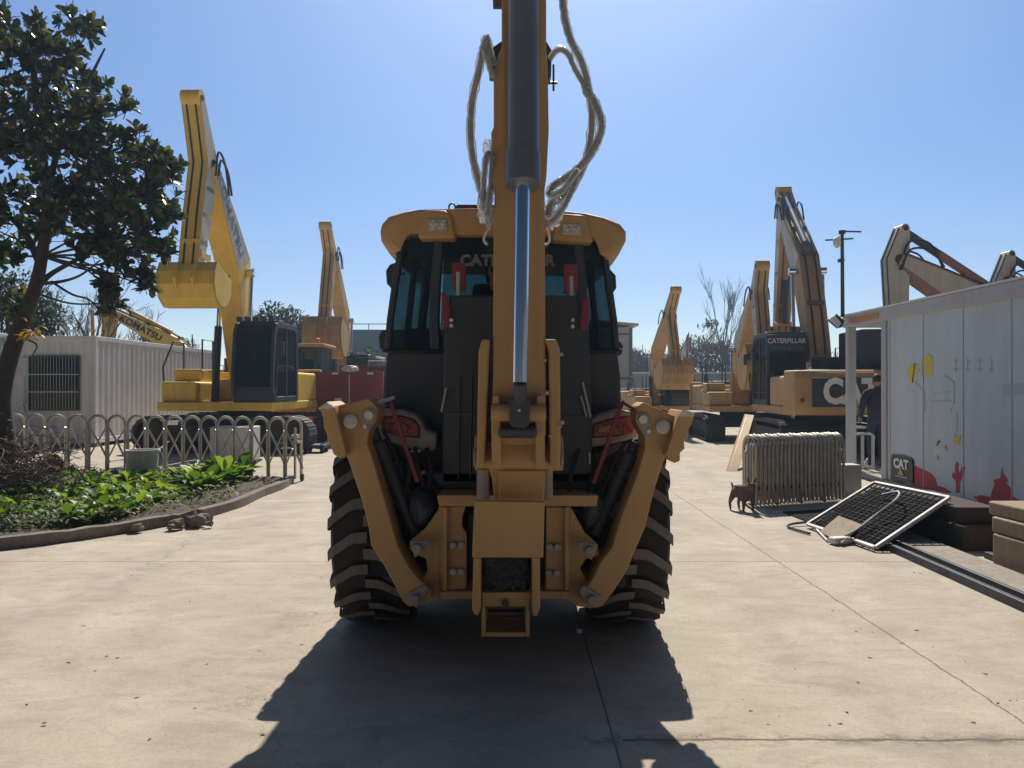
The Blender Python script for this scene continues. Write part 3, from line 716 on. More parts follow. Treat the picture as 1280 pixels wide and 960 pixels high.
    o = m.build('plastic_wrapping', 'dark_film', T, smooth=180, recalc=False); sd = o.modifiers.new('s','SOLIDIFY'); sd.thickness = .01
    # ---- hoses with plastic film
    HL = [[(617,80),(612,64),(608,47),(604,60),(598,90),(591,120),(588,155),(590,190),(597,222),(604,245),(607,262)],
          [(616,95),(611,80),(605,60)],
          [(604,250),(605,222),(608,196),(612,192),(615,200),(613,240)],
          [(613,240),(611,255),(609,270)]]
    HR = [[(703,-12),(706,20),(714,50),(727,76),(735,105),(740,140),(739,168),(733,198),(720,226),(703,246),(690,254),(685,270)],
          [(687,74),(694,64),(702,61),(711,68),(718,84),(728,102),(734,118)],
          [(733,112),(744,128),(752,152),(749,172),(736,196),(718,214),(704,224),(692,232),(687,243)],
          [(722,220),(715,238),(706,256),(697,270),(688,279)],
          [(689,243),(700,240),(712,226),(722,212)]]
    for grp in (HL, HR):
        for k, h in enumerate(grp):
            pts = smooth_path([P(x, y, 4.22-.03*math.sin(i*.7)-.03*k) for i, (x, y) in enumerate(h)], 6)
            r = .0165 if len(h) > 8 else .012
            m = MB(); m.tube(pts, r, 10); ho = m.build('hydraulic_hose', 'grey_plastic', T)
            random.seed(k+31)
            m = MB(); rr = [r*(1.25+.55*abs(noise.noise(p*14))+.2*random.random()) for p in pts]
            m.tube([p+V((random.uniform(-1,1),random.uniform(-1,1),0))*.003 for p in pts], rr, 10); m.build('film_sleeve', 'film', ho, smooth=80)
    for c, sc in (((606,258),(.04,.05,.09)),((609,184),(.022,.03,.045)),((693,262),(.045,.05,.09)),((611,275),(.02,.03,.05))):
        m = MB(); bm2 = bmesh.new(); bmesh.ops.create_icosphere(m.bm, subdivisions=4, radius=1)
        cc = P(*c, 4.2)
        for v in m.bm.verts:
            q = v.co.copy(); f = 1+.45*noise.noise(q*2.1+V(c+(0,)))+.25*noise.noise(q*5.5); v.co = cc+V((q.x*sc[0]*f,q.y*sc[1]*f,q.z*sc[2]*f))
        m.build('plastic_wrapping', 'film', T, smooth=0)
    # tie cords by the roof
    for pts in ([(612,285),(607,292),(605,300),(609,306)],[(684,284),(687,297),(685,304),(679,306)]):
        m = MB(); m.tube(smooth_path([P(x,y,4.5) for x, y in pts],4), .008, 6); m.build('tie_cord','plastic_white',T)
    # shiny rods right side of the cover
    for x0,y0,x1,y1 in ((728,478,738,522),(726,495,733,521),(558,485,552,515)):
        m = MB(); m.cyl(P(x0,y0,4.66),P(x1,y1,4.66),.008,seg=8); m.build('gas_strut','bright_steel',T)
    m = MB(); m.tube([P(514,564,4.68),P(526,564,4.68)],.008,6); m.tube([P(737,566,4.68),P(737,580,4.68)],.006,6); m.cyl(P(528,589,4.6),P(530,592,4.6),.015); m.build('fitting','bright_steel',T)
    return T
build_backhoe()
# ================================================================== excavators
def beam(pts, hh, lat, w, M=None):
    """side outline from a centreline (u,z) and half heights -> box beam of width w about lateral offset lat (local: x=u, y=lat)"""
    n = len(pts); top = []; bot = []
    for i, (u, z) in enumerate(pts):
        a = pts[max(i-1,0)]; b = pts[min(i+1,n-1)]; t = V((b[0]-a[0], b[1]-a[1])).normalized(); nn = V((-t.y, t.x))
        top.append((u+nn.x*hh[i], z+nn.y*hh[i])); bot.append((u-nn.x*hh[i], z-nn.y*hh[i]))
    q = top + bot[::-1]
    mb = MB(M); a = [V((u, lat-w/2, z)) for u, z in q]; b = [V((u, lat+w/2, z)) for u, z in q]; mb.prism(a, b); return mb, top, bot

def excavator(label, loc, head, J, mat='machine_tan', side=None, s=1., track_rot=0., bucket='down', group='excavators parked in the yard',
              boom_text=None, cw_text=False, cab_text=None, lamps=False, boomw=.42, stickw=.34, buck=None, detail=True, stickmat=None):
    """J: dict of (u,z) joints (metres, unscaled): foot, bend, tip, sback, send ; head: degrees, 0 = +X"""
    th = R(head); T = thing('excavator', label, 'excavator', (loc[0], loc[1], 0), th, group)
    W = WM[T]; Sc = W @ Matrix.Diagonal((s,s,s,1)); side = side or mat
    # undercarriage
    TR = Sc @ Matrix.Rotation(R(track_rot), 4, 'Z')
    for sy in (-1, 1):
        m = MB(TR); L, rr = 1.62, .40; y0, y1 = sy*1.15-.3, sy*1.15+.3
        def stad(r, nn=12):
            o = []
            for k in range(nn+1): a = -math.pi/2+math.pi*k/nn; o.append((L+math.cos(a)*r, rr+.02+math.sin(a)*r))
            for k in range(nn+1): a = math.pi/2+math.pi*k/nn; o.append((-L+math.cos(a)*r, rr+.02+math.sin(a)*r))
            return o
        O_, I_ = stad(rr), stad(rr-.07)
        for q0, q1 in zip(range(len(O_)), list(range(1,len(O_)))+[0]):
            a = [V((*O_[q0][:1],y0,O_[q0][1])),V((O_[q1][0],y0,O_[q1][1])),V((I_[q1][0],y0,I_[q1][1])),V((I_[q0][0],y0,I_[q0][1]))]
            m.prism(a, [p+V((0,y1-y0,0)) for p in a])
        # shoes with grouser bars
        per = []
        for k in range(19): per.append((-L+2*L*k/18, rr+.02+rr, 0)); per.append((-L+2*L*k/18, .02, math.pi))
        for k in range(7):
            a = -math.pi/2+math.pi*(k+.5)/7; per.append((L+math.cos(a)*rr, rr+.02+math.sin(a)*rr, a-math.pi/2)); per.append((-L-math.cos(a)*rr, rr+.02+math.sin(a)*rr, -(a-math.pi/2)))
        for x, z, a in per:
            M2 = Matrix.Translation((x, 0, z)) @ Matrix.Rotation(-a, 4, 'Y'); m.box(-.012,.012,y0-.01,y1+.01,-.005,.03 if z > .1 else .0, M2); m.box(-.08,.08,y0-.005,y1+.005,-.02,.012 if z > .1 else 0., M2)
        tr = m.build('track', 'track_steel', T, smooth=20)
        m = MB(TR); yc = sy*1.15
        for x, r in ((L,.30),(-L,.30)): m.lathe([(r,-.12),(r+.02,-.05),(r+.02,.05),(r,.12),(.1,.16)], (x,yc,rr+.02), (0,1,0), 20)
        for k in range(7): m.cyl((-L*.72+k*L*.24,yc-.2,.17),(-L*.72+k*L*.24,yc+.2,.17),.10,seg=12)
        m.box(-1.35,1.35,yc-.14,yc+.14,.26,.62); m.build('roller', 'track_steel', tr)
    m = MB(TR); m.box(-.9,.9,-1.0,1.0,.42,.72); m.cyl((0,0,.7),(0,0,1.0),.62,seg=28); m.build('carriage', 'track_steel', T, .02)
    # upper structure
    m = MB(Sc); m.box(-1.9,1.75,-1.3,1.3,.97,1.16); m.build('platform', mat, T, .02)
    m = MB(Sc); lp = []
    for k in range(9):
        a = -math.pi/2 + math.pi*k/8; lp.append((-2.15-.55*math.cos(a)**.6 if k not in (0,8) else -1.9, 1.38*math.sin(a)))
    loops = []
    for z, f in ((1.0,.94),(1.06,.99),(1.2,1.),(1.75,1.),(1.9,.97),(1.97,.90)):
        loops.append([V((-1.5+(x+1.5)*f if x < -1.95 else x, y*(.97+.03*f), z)) for x, y in lp])
    m.loft(loops); cw = m.build('counterweight', mat, T, .03, seg=3)
    m = MB(Sc); m.box(-1.9,-.15,-1.28,1.28,1.16,1.86); m.box(-.15,.3,-1.28,.36,1.16,1.7); m.build('engine_housing', mat, T, .06, seg=3)
    m = MB(Sc); m.box(-1.75,-.75,-.75,.75,1.86,2.0); m.build('engine_hood', 'black_panel', T, .03)
    m = MB(Sc); m.cyl((-1.2,-.9,1.85),(-1.2,-.9,2.25),.06); m.build('exhaust_pipe', 'dark_steel', T)
    m = MB(Sc); m.box(.3,1.55,-1.3,-.50,1.16,1.62); m.box(.3,.95,-1.3,-.62,1.62,1.92); m.build('tool_box', mat, T, .06, seg=3)
    if detail:
        m = MB(Sc); m.tube([(1.45,-1.28,1.62),(1.45,-1.3,1.95),(.95,-1.3,2.55),(.4,-1.3,2.55),(.4,-1.3,1.9)], .02, 6); m.tube([(1.1,-1.3,2.35),(.4,-1.3,2.3)],.015,6)
        m.build('guard_rail', 'black_panel', T)
        m = MB(Sc); m.tube([(.95,-.62,1.92),(.95,-.62,2.6),(.35,-.62,2.6),(.35,-.62,1.7)],.02,6); m.build('guard_rail','black_panel',T)
    # cab
    y0, y1, zb, zt = .38, 1.32, 1.16, 2.98
    prof = [(-.05,zb),(1.55,zb),(1.78,1.35),(1.82,1.75),(1.68,2.75),(1.55,2.93),(1.3,zt),(.1,zt),(-.05,2.85)]
    def poly(f, ylat): 
        cx, cz = .85, 2.05
        return [V((cx+(u-cx)*f, ylat, cz+(z-cz)*f)) for u, z in prof]
    m = MB(Sc)
    for ya, yb in ((y0,y0+.07),(y1-.07,y1)):   # side frames: outline rings
        A, B = poly(1, ya), poly(.86, ya); n = len(A)
        for i in range(n):
            q = [A[i],A[(i+1)%n],B[(i+1)%n],B[i]]; m.prism(q, [p+V((0,yb-ya,0)) for p in q])
    m.box(.05,1.35,y0+.02,y1-.02,2.9,2.97); m.box(-.05,1.7,y0+.02,y1-.02,zb,zb+.12)
    m.box(.78,.86,y0,y0+.06,zb,2.9); m.box(.78,.86,y1-.06,y1,zb,2.9)
    m.box(-.05,.0,y0,y1,zb,1.9); m.box(1.60,1.72,y0+.02,y1-.02,1.2,1.55)
    m.box(-.05,.0,y0,y1,2.62,2.9)
    cab = m.build('cab', 'black_panel', T, .01)
    for nm, q in (('cab_window', [(-.03,y0+.07,1.9),(-.03,y1-.07,1.9),(-.03,y1-.07,2.62),(-.03,y0+.07,2.62)]),
                  ('windscreen', [(1.74,y0+.06,1.5),(1.74,y1-.06,1.5),(1.60,y1-.06,2.82),(1.60,y0+.06,2.82)])):
        m = MB(Sc); m.prism([V(p) for p in q], [V(p)+V((.008,0,0)) for p in q]); m.build(nm, 'cab_glass' if nm=='cab_window' else 'dark_glass', cab)
    for ya in (y0+.03, y1-.03):
        m = MB(Sc); A = poly(.87, ya); m.prism(A, [p+V((0,.008,0)) for p in A]); m.build('cab_window', 'dark_glass', cab)
    m = MB(Sc); m.box(.35,.85,y0+.2,y1-.2,zb+.1,1.75); m.box(.3,.42,y0+.22,y1-.22,1.7,2.35); m.build('seat','black_rubber',T,.03)
    m = MB(Sc); m.tube([(1.62,y1+.02,1.3),(1.72,y1+.06,1.8),(1.68,y1+.06,2.4)],.018,6); m.build('hand_rail','black_panel',cab)
    m = MB(Sc); m.box(1.66,1.74,y1+.05,y1+.22,2.2,2.5); m.build('mirror','black_panel',cab,.01)
    if lamps:
        m = MB(Sc)
        for k in range(5): m.box(1.5,1.62,y0+.05+k*.18,y0+.17+k*.18,2.97,3.08)
        m.box(1.3,1.4,y0,y1,2.96,3.0); m.build('work_light','black_panel',cab,.01)
    # boom
    f, b, t = J['foot'], J['bend'], J['tip']
    m0 = V((f[0]*.5+b[0]*.5, f[1]*.5+b[1]*.5)); m1 = V((b[0]*.55+t[0]*.45, b[1]*.55+t[1]*.45))
    cl = [f, (f[0]*.8+b[0]*.2, f[1]*.8+b[1]*.2), tuple(m0), b, tuple(m1), t]
    k = J.get('k', 1.)
    mb, top, bot = beam(cl, [.16,.26*k,.34*k,.40*k,.30*k,.15], 0, boomw, Sc)
    boom = mb.build('boom', mat, T, .012)
    if side != mat:
        m = MB(Sc)
        for sy in (-1,1):
            _, tp, bt = beam(cl, [.12,.22*k,.30*k,.36*k,.26*k,.11], 0, .1)
            # side plates on the upper section only
            q = tp[3:] + bt[3:][::-1]; ya = sy*(boomw/2+.002); 
            m.prism([V((u,ya,z)) for u, z in q], [V((u,ya+sy*.006,z)) for u, z in q])
        m.build('boom_side', side, boom)
    bdir = V((t[0]-b[0], 0, t[1]-b[1])).normalized()
    if boom_text:
        for sy in (1,-1):
            c = V((b[0]*.5+t[0]*.5, sy*(boomw/2+.012), b[1]*.5+t[1]*.5)); xd = bdir if boom_text[1]*sy > 0 else -bdir
            nrm = V((0, sy, 0)); yd = nrm.cross(xd)
            lettering(boom_text[0], .36*s, Sc @ frame(c, xd, yd), boom_text[2] if len(boom_text) > 2 else 'letter_navy', boom, bold=.03, sx=1.15)
    # pipes on the boom
    for off in (-.12, .12):
        m = MB(Sc); pts = [V((u, off, z+.0)) for u, z in top]; m.tube(smooth_path([p+V((0,0,.05)) for p in pts],3), .025, 6)
        m.build('hydraulic_pipe', 'dark_steel', boom)
    m = MB(Sc)
    for u, z in (top[2], top[3], top[4]): m.box(u-.04,u+.04,-.2,.2,z-.02,z+.09)
    m.build('pipe_clamp','dark_steel',boom)
    # boom cylinders both sides
    bp = V((b[0],0,b[1])) - bdir*.25
    for sy in (-1, 1):
        a = V((f[0]+.75, sy*(boomw/2+.12), 1.15)); e = V((bp.x, sy*(boomw/2+.12), bp.z)); mid = a.lerp(e, .58)
        m = MB(Sc); m.cyl(a, mid, .085, seg=16); cy = m.build('boom_cylinder', mat if not J.get('dark') else 'black_panel', T)
        m = MB(Sc); m.cyl(mid, e, .05, seg=12); m.cyl(e-V((0,.09,0)), e+V((0,.09,0)), .11, seg=14); m.build('piston_rod', 'chrome', cy)
    m = MB(Sc); m.cyl((bp.x,-(boomw/2+.2),bp.z),(bp.x,boomw/2+.2,bp.z),.06); m.build('boom_pin','dark_steel',T)
    # stick
    sb, se = J['sback'], J['send']
    tl = (t[0]*.9+se[0]*.1, t[1]*.9+se[1]*.1)
    mb, stop, sbot = beam([sb, t if J.get('through', True) else tl, (t[0]*.5+se[0]*.5, t[1]*.5+se[1]*.5), se], [.10,J.get('st',.28),J.get('st',.28)*.8,.13], 0, stickw, Sc)
    stick = mb.build('stick', stickmat or mat, T, .012)
    if side != mat:
        for sy in (-1,1):
            m = MB(Sc); q = stop + sbot[::-1]; ya = sy*(stickw/2+.003); m.prism([V((u,ya,z)) for u, z in q], [V((u,ya+sy*.005,z)) for u, z in q]); m.build('stick_side', side, stick)
    m = MB(Sc); m.cyl((t[0],-stickw/2-.03,t[1]),(t[0],stickw/2+.03,t[1]),.10,seg=16); m.build('pivot_pin','dark_steel',stick)
    m = MB(Sc); m.cyl((sb[0],-stickw/2+.004,sb[1]),(sb[0],stickw/2-.004,sb[1]),J.get('hr',.17),seg=20); m.build('stick_head',stickmat or mat,stick); m = MB(Sc); m.cyl((sb[0],-stickw/2-.02,sb[1]),(sb[0],stickw/2+.02,sb[1]),.06,seg=16); m.build('pivot_pin','dark_steel',stick)
    for off in (-.1,.09):
        m = MB(Sc); ss = stop if J.get('out',1) > 0 else sbot; m.tube([V((u,off,z)) for u, z in ss], .022, 6); m.tube([V((u,off,z)) for u, z in (sbot if J.get('out',1) > 0 else stop)], .02, 6); m.build('hydraulic_pipe','dark_steel',stick)
    m = MB(Sc)
    for f_ in (.25,.5,.75):
        c_ = V((t[0],0,t[1])).lerp(V((se[0],0,se[1])), f_); m.box(c_.x-.2,c_.x+.2,-stickw/2-.008,stickw/2+.008,c_.z-.05,c_.z+.05)
    m.build('pipe_band',stickmat or mat,stick)
    # stick cylinder: mid of boom top -> stick back end
    a = V((top[3][0]*.7+top[4][0]*.3, 0, top[3][1]*.7+top[4][1]*.3+.1)); e = V((sb[0],0,sb[1])); mid = a.lerp(e,.6)
    m = MB(Sc); m.cyl(a, mid, .095, seg=16); cy = m.build('stick_cylinder', J.get('cylmat', mat), T)
    m = MB(Sc); m.cyl(mid, e, .05 if not J.get('rodmat') else .09, seg=12); m.build('piston_rod',J.get('rodmat','chrome'),cy)
    # bucket cylinder along the outside of the stick
    d_ = V((se[0]-sb[0],0,se[1]-sb[1])).normalized(); out = V((d_.z,0,-d_.x)) if J.get('out',1) > 0 else V((-d_.z,0,d_.x))
    a = V((sb[0],0,sb[1]))+d_*.5+out*J.get('bo',.47); e = V((se[0],0,se[1]))-d_*.35+out*.44; mid = a.lerp(e,.62)
    if not J.get('nobc'):
        m = MB(Sc); m.cyl(a, mid, .075, seg=16); cy = m.build('bucket_cylinder', mat, T)
        m = MB(Sc); m.cyl(mid, e, .085 if J.get('dark') else .045, seg=12); m.build('piston_rod','black_panel' if J.get('dark') else 'chrome',cy)
    m = MB(Sc)
    for sy in (-1,1):
        m.prism([e+V((0,sy*.2,0)),V((se[0],sy*.2,se[1]))-d_*.45,V((se[0],sy*.2,se[1]))-d_*.3,e+d_*.12+V((0,sy*.2,0))],[q+V((0,.03,0)) for q in (e+V((0,sy*.2,0)),V((se[0],sy*.2,se[1]))-d_*.45,V((se[0],sy*.2,se[1]))-d_*.3,e+d_*.12+V((0,sy*.2,0)))])
    m.cyl(e-V((0,.22,0)),e+V((0,.22,0)),.06,seg=12); m.build('bucket_link', mat, T)
    # hoses at the boom tip
    for q in ((stickw/2+.06, .55), (stickw/2+.12, .38), (-stickw/2-.06, .4)):
        p0 = V((t[0], q[0], t[1]))-bdir*1.1+V((0,0,.32)); p1 = V((t[0],q[0],t[1]))+V((0,0,.30))+d_*.55-out*.0
        arc = [p0, p0.lerp(p1,.3)+V((0,0,q[1])), p0.lerp(p1,.7)+V((0,0,q[1]))-bdir*-.1, p1]
        m = MB(Sc); m.tube(smooth_path(arc,6), .024, 6); m.build('hydraulic_hose','black_rubber',T)
    # bucket
    if bucket:
        B = J.get('bdir', (-1, 0))   # direction (u,z) of the mouth-back from the pin
        L = J.get('bsize', 1.); w = J.get('bw', 1.05)
        ang = math.atan2(B[1], B[0])
        base = [(-.28,.06),(-.05,.34),(.30,.52),(.75,.50),(1.12,.25),(1.25,-.15),(1.18,-.50),(.95,-.80),(.55,-.95)]
        sd = base + [(.15,-.45),(-.12,-.12)]
        def tr_(p): u, z = p[0]*L, p[1]*L; return (se[0]+u*math.cos(ang)-z*math.sin(ang), se[1]+u*math.sin(ang)+z*math.cos(ang))
        inner = [(x*.93+.02, z*.90) for x, z in base]
        o2 = [tr_(p) for p in base]; i2 = [tr_(p) for p in inner]; m = MB(Sc)
        for i in range(len(o2)-1):
            q = [V((*o2[i][:1],-w/2,o2[i][1])),V((o2[i+1][0],-w/2,o2[i+1][1])),V((i2[i+1][0],-w/2,i2[i+1][1])),V((i2[i][0],-w/2,i2[i][1]))]
            m.prism(q, [p+V((0,w,0)) for p in q])
        for ya in (-w/2, w/2-.04):
            q = [V((a[0],ya,a[1])) for a in (tr_(p) for p in sd)]; m.prism(q, [p+V((0,.04,0)) for p in q])
        for ya in (-.2,.16):
            q = [V((a[0],ya,a[1])) for a in (tr_(p) for p in ((-.3,.0),(-.25,.3),(.1,.62),(.45,.58),(.1,.3)))]; m.prism(q, [p+V((0,.04,0)) for p in q])
        bk = m.build('bucket', mat, T, .006)
        m = MB(Sc)
        for k in range(5):
            y = -w/2+.1+k*(w-.2)/4; a = tr_((.55,-.95)); b_ = tr_((.38,-1.15)); m.cyl((a[0],y,a[1]),(b_[0],y,b_[1]),.05,.015,8)
        m.build('tooth','dark_steel',bk)
    if cw_text:
        c = V((-2.725, .2, 1.5)); M = Sc @ frame(c, (0,-1,0), (0,0,1))
        m = MB(Sc); m.box(-2.735,-2.69,-.60,.98,1.18,1.80); pnl = m.build('name_panel','decal_black',T,.01)
        m = MB(); a = [M @ V(p) for p in ((-.14,-.30,.02),(.20,-.30,.02),(.03,-.06,.02))]; m.prism(a,[M @ V(p) for p in ((-.14,-.30,.0),(.20,-.30,.0),(.03,-.06,.0))]); m.build('emblem','cat_yellow',pnl)
        lettering('CAT', .72*s, Sc @ frame(c+V((-.03,0,-.01)), (0,-1,0), (0,0,1)), 'letter_white', pnl, bold=.045, sx=.80)
        m = MB(Sc); m.cyl((-2.60,1.15,1.32),(-2.66,1.17,1.32),.05); m.build('reflector','red_paint',T)
        m = MB(Sc); m.box(-1.75,-.25,-1.3,-.32,1.87,2.9); m.box(-1.1,.2,-.3,.2,1.87,2.3); m.build('raised_hood','black_panel',T,.03)
    if cab_text:
        lettering(cab_text, .17*s, Sc @ frame(V((-.06,(y0+y1)/2,2.74)), (0,-1,0), (0,0,1)), 'letter_white', cab, bold=.02, sx=.88)
    return T

def joints(loc, head, s, spec):
    """turn (photo row, distance) pairs into (u,z) of a machine whose arm plane runs towards/away from the viewer"""
    hy = math.sin(R(head)); out = {}
    for k, v in spec.items():
        if isinstance(v, tuple) and k in ('foot','bend','tip','sback','send'):
            py, d = v; out[k] = ((d-loc[1])/hy/s, (CAMH-(py-HOR)/FPX*d)/s)
        else: out[k] = v
    return out
def hd(dx, dy): return math.degrees(math.atan2(dy, dx))

# A: big yellow machine on the left, bucket held up
lA = (-7.02, 20.1); hA = hd(-.02,-1)
A = excavator('bright yellow excavator on the left facing us, its bucket hanging before the boom', lA, hA,
    joints(lA, hA, 1.07, dict(foot=(470,20.0), bend=(330,19.4), tip=(205,17.6), sback=(122,17.0), send=(338,16.9), bdir=(-.35,-1), bsize=.66, bw=1.2, k=1.1, out=1, dark=True)),
    s=1.07, mat='komatsu_yellow', side='boom_side', track_rot=90, boom_text=('KOMATSU', -1, 'letter_navy'), lamps=True, boomw=.5, stickw=.40)
m = MB(WM[A]); m.box(1.551,1.56,-1.22,-.95,1.36,1.46); m.build('name_plate','decal_black',A)
lB = (-7.25, 33.5); hB = -90
excavator('tall tan excavator behind the red truck, its upright arm and bucket against the sky', lB, hB,
    joints(lB, hB, 1., dict(foot=(470,33.3), bend=(395,32.8), tip=(318,30.6), sback=(282,29.8), send=(405,29.6), bdir=(-.3,-1), bw=1.5, bsize=1.15, k=.9, dark=True)), boomw=.5, stickw=.45, lamps=False)
lC = (5.42, 29.6); hC = hd(.12,-1)
excavator('small tan excavator farthest right of the cab, arm up, in front of the pale wall', lC, hC,
    joints(lC, hC, .78, dict(foot=(492,29.4), bend=(440,29.0), tip=(392,27.6), sback=(362,26.9), send=(455,26.9), bdir=(-.3,-1), bw=1.45, k=.9, dark=True)), s=.78, boomw=.46, stickw=.44)
lD = (7.12, 24.2); hD = hd(-.07,-1)
excavator('tan excavator facing us just left of the rear facing black and yellow excavator', lD, hD,
    joints(lD, hD, .9, dict(foot=(490,24.0), bend=(432,23.4), tip=(365,21.6), sback=(332,21.2), send=(440,21.0), bdir=(-.3,-1), bw=1.2, k=1.0)), s=.9, boomw=.5, stickw=.40, side='boom_side')
lE = (7.62, 18.9); hE = hd(.10,1)
excavator('big excavator with its tan rear counterweight towards us, beside the porch post', lE, hE,
    joints(lE, hE, 1., dict(foot=(450,19.1), bend=(332,20.3), tip=(262,22.2), sback=(240,22.6), send=(420,22.9), bdir=(.3,-1), bw=1.2, k=1.0, dark=True, cylmat='barrel_grey')), mat='cat_yellow',
    cw_text=True, cab_text='CATERPILLAR', boomw=.52, stickw=.42, side='boom_side')
# F, G: behind the office, only arms show
JF = dict(foot=(.2,1.6), bend=(1.7,3.2), tip=(4.15,4.45), sback=(4.0,5.15), send=(4.1,1.9), bdir=(-.3,-1), k=1.1, hr=.10, rodmat='black_panel', dark=True, out=-1, cylmat='faded_red', nobc=True, st=.24)
F = excavator('faded red and grey excavator behind the white office, its folded arm above the roof edge', (12.75,17.6), hd(-1,-.08), JF, mat='faded_red', side='boom_side', boomw=.5, stickmat='boom_side')
G = dup(F, (17.3,20.8,0), R(hd(-1,-.05)), 'excavator arm tip rising over the office roof at the right edge', 'excavators parked in the yard')
# K: yellow arm behind the left containers
JK = dict(foot=(.2,1.5), bend=(1.9,3.35), tip=(4.6,4.75), sback=(4.95,5.35), send=(4.9,2.3), bdir=(-.3,-1), k=.85, out=-1)
excavator('yellow excavator arm showing above the white container on the left', (-12.2,32.2), hd(-1,0), JK, mat='komatsu_yellow', boom_text=('KOMATSU', -1, 'decal_black'), boomw=.5)
# ================================================================== containers, office, vehicles
def container(label, x0, x1, y0, y1, h, end_window=False, z0=.1, grp='white site containers on the left'):
    T = thing('site_container', label, 'container', ((x0+x1)/2, (y0+y1)/2, 0), 0, grp)
    m = MB(); w = .10
    for x in (x0, x1-w):
        for y in (y0, y1-w): m.box(x, x+w, y, y+w, z0, h)
    for x in (x0, x1-w): m.box(x, x+w, y0+w, y1-w, z0, z0+.14); m.box(x, x+w, y0+w, y1-w, h-.12, h)
    for y in (y0, y1-w): m.box(x0+w, x1-w, y, y+w, z0, z0+.14); m.box(x0+w, x1-w, y, y+w, h-.12, h)
    m.build('frame', 'container_white', T, .01)
    def corr(p0, p1, nrm, skip=None):
        L = (p1-p0).length; d = (p1-p0)/L; n = int(L/.28); pts = []
        for k in range(n):
            a = k*L/n
            for f, o in ((.0,0),(.25,0),(.38,.035),(.87,.035),(1.,0)): pts.append(p0+d*(a+f*L/n)-nrm*(o+.02))
        m = MB(); lo = [V((p.x,p.y,z0+.14)) for p in pts]; hi = [V((p.x,p.y,h-.12)) for p in pts]
        a = [m.v(p) for p in lo]; b = [m.v(p) for p in hi]
        for i in range(len(a)-1): m.face([a[i],a[i+1],b[i+1],b[i]])
        o = m.build('wall', 'container_white', T, smooth=0, recalc=False); s = o.modifiers.new('s','SOLIDIFY'); s.thickness = .01; s.offset = 0
    corr(V((x0+w,y0,0)), V((x1-w,y0,0)), V((0,-1,0))); corr(V((x1,y0+w,0)), V((x1,y1-w,0)), V((1,0,0)))
    corr(V((x1-w,y1,0)), V((x0+w,y1,0)), V((0,1,0))); corr(V((x0,y1-w,0)), V((x0,y0+w,0)), V((-1,0,0)))
    m = MB(); m.box(x0+.02,x1-.02,y0+.02,y1-.02,h-.05,h-.01); m.build('roof', 'container_white', T)
    m = MB(); m.box(x0+.15,x1-.15,y0+.15,y1-.15,z0,z0+.1); m.build('floor', 'dark_timber', T)
    for x in (x0+.1,x1-.3):
        for y in (y0+.05,y1-.35): pass
    m = MB(); m.box(x0,x1,y0+.06,y0+.3,0,z0); m.box(x0,x1,y1-.3,y1-.06,0,z0); m.build('base_block','concrete_old',T,.01)
    if end_window:
        a, b = P(38,447,y0), P(99,511,y0)
        wx0, wx1, wz1, wz0 = a.x, b.x, a.z, b.z
        m = MB()
        m.box(wx0-.03,wx1+.03,y0-.05,y0+.0,wz1,wz1+.05); m.box(wx0-.03,wx1+.03,y0-.05,y0+.0,wz0-.05,wz0); m.box(wx0-.03,wx0,y0-.05,y0,wz0,wz1); m.box(wx1,wx1+.03,y0-.05,y0,wz0,wz1)
        wf = m.build('window', 'bin_green', T, .004)
        m = MB(); m.box(wx0,wx1,y0-.012,y0-.004,wz0,wz1); m.build('pane','dark_glass',wf)
        m = MB(); m.box(wx0,wx1,y0-.003,y0+.0,wz0,wz1); m.build('curtain','black_panel',wf)
        m = MB()
        for k in range(1,16): x = wx0+(wx1-wx0)*k/16; m.cyl((x,y0-.06,wz0-.02),(x,y0-.06,wz1+.02),.010,seg=6)
        for z in (wz0+(wz1-wz0)*.33, wz0+(wz1-wz0)*.67): m.box(wx0-.02,wx1+.02,y0-.08,y0-.068,z-.014,z+.014)
        m.build('window_bars','stainless',wf)
        m = MB(); q0, q1 = P(20,447,y0-.03), P(36,470,y0-.03); m.box(q0.x,q1.x,y0-.04,y0-.02,q1.z,q0.z); m.build('notice','plastic_white',T)
    return T
container('white corrugated container with a barred window in its end, behind the folding gate', -13.55, -11.12, 20.5, 29.0, 2.97, True)
container('white container end mostly hidden by the tree trunk at the left edge', -16.8, -13.75, 20.0, 26.0, 3.05)

# --- white site office on the right
T = thing('site_office', 'long pale grey prefabricated office along the right side with a porch and yellow marks', 'site office', (7.6, 8, 0))
X0, X1, YB, YE, YP, H0, H1 = 6.16, 9.2, -3.0, 12.72, 14.15, .08, 2.90
m = MB(); m.box(X0+.03, X1, YB, YE, H0, H1-.02); m.build('wall', 'panel_wall', T)
for k in range(16):
    y = YE-.15-k*1.02
    if y < YB: break
    m = MB(); m.box(X0+.022, X0+.0285, y-.006, y+.006, H0, H1-.2); m.build('panel_joint', 'wall_mark', T)
m = MB(); m.box(X0-.04, X1+.04, YB, YP+.08, H1-.20, H1); m.build('fascia', 'white_frame', T, .01)
m = MB(); m.box(X0-.07, X1+.07, YB, YP+.11, H1+.002, H1+.03); m.build('roof', 'container_white', T)
m = MB(); m.box(X0, X0+.12, YE-.06, YE+.10, H0, H1-.2); m.build('corner_post', 'white_frame', T, .006)
m = MB(); m.box(X0, X0+.14, YP-.10, YP+.04, 0, H1-.2); m.build('porch_post', 'white_frame', T, .006)
m = MB(); m.box(X1-.1, X1, YP-.10, YP+.04, 0, H1-.2); m.build('porch_post', 'white_frame', T, .006)
m = MB(); m.box(X0-.02, X1, YB, YP+.05, 0, H0-.002); m.build('plinth', 'concrete_old', T, .01)
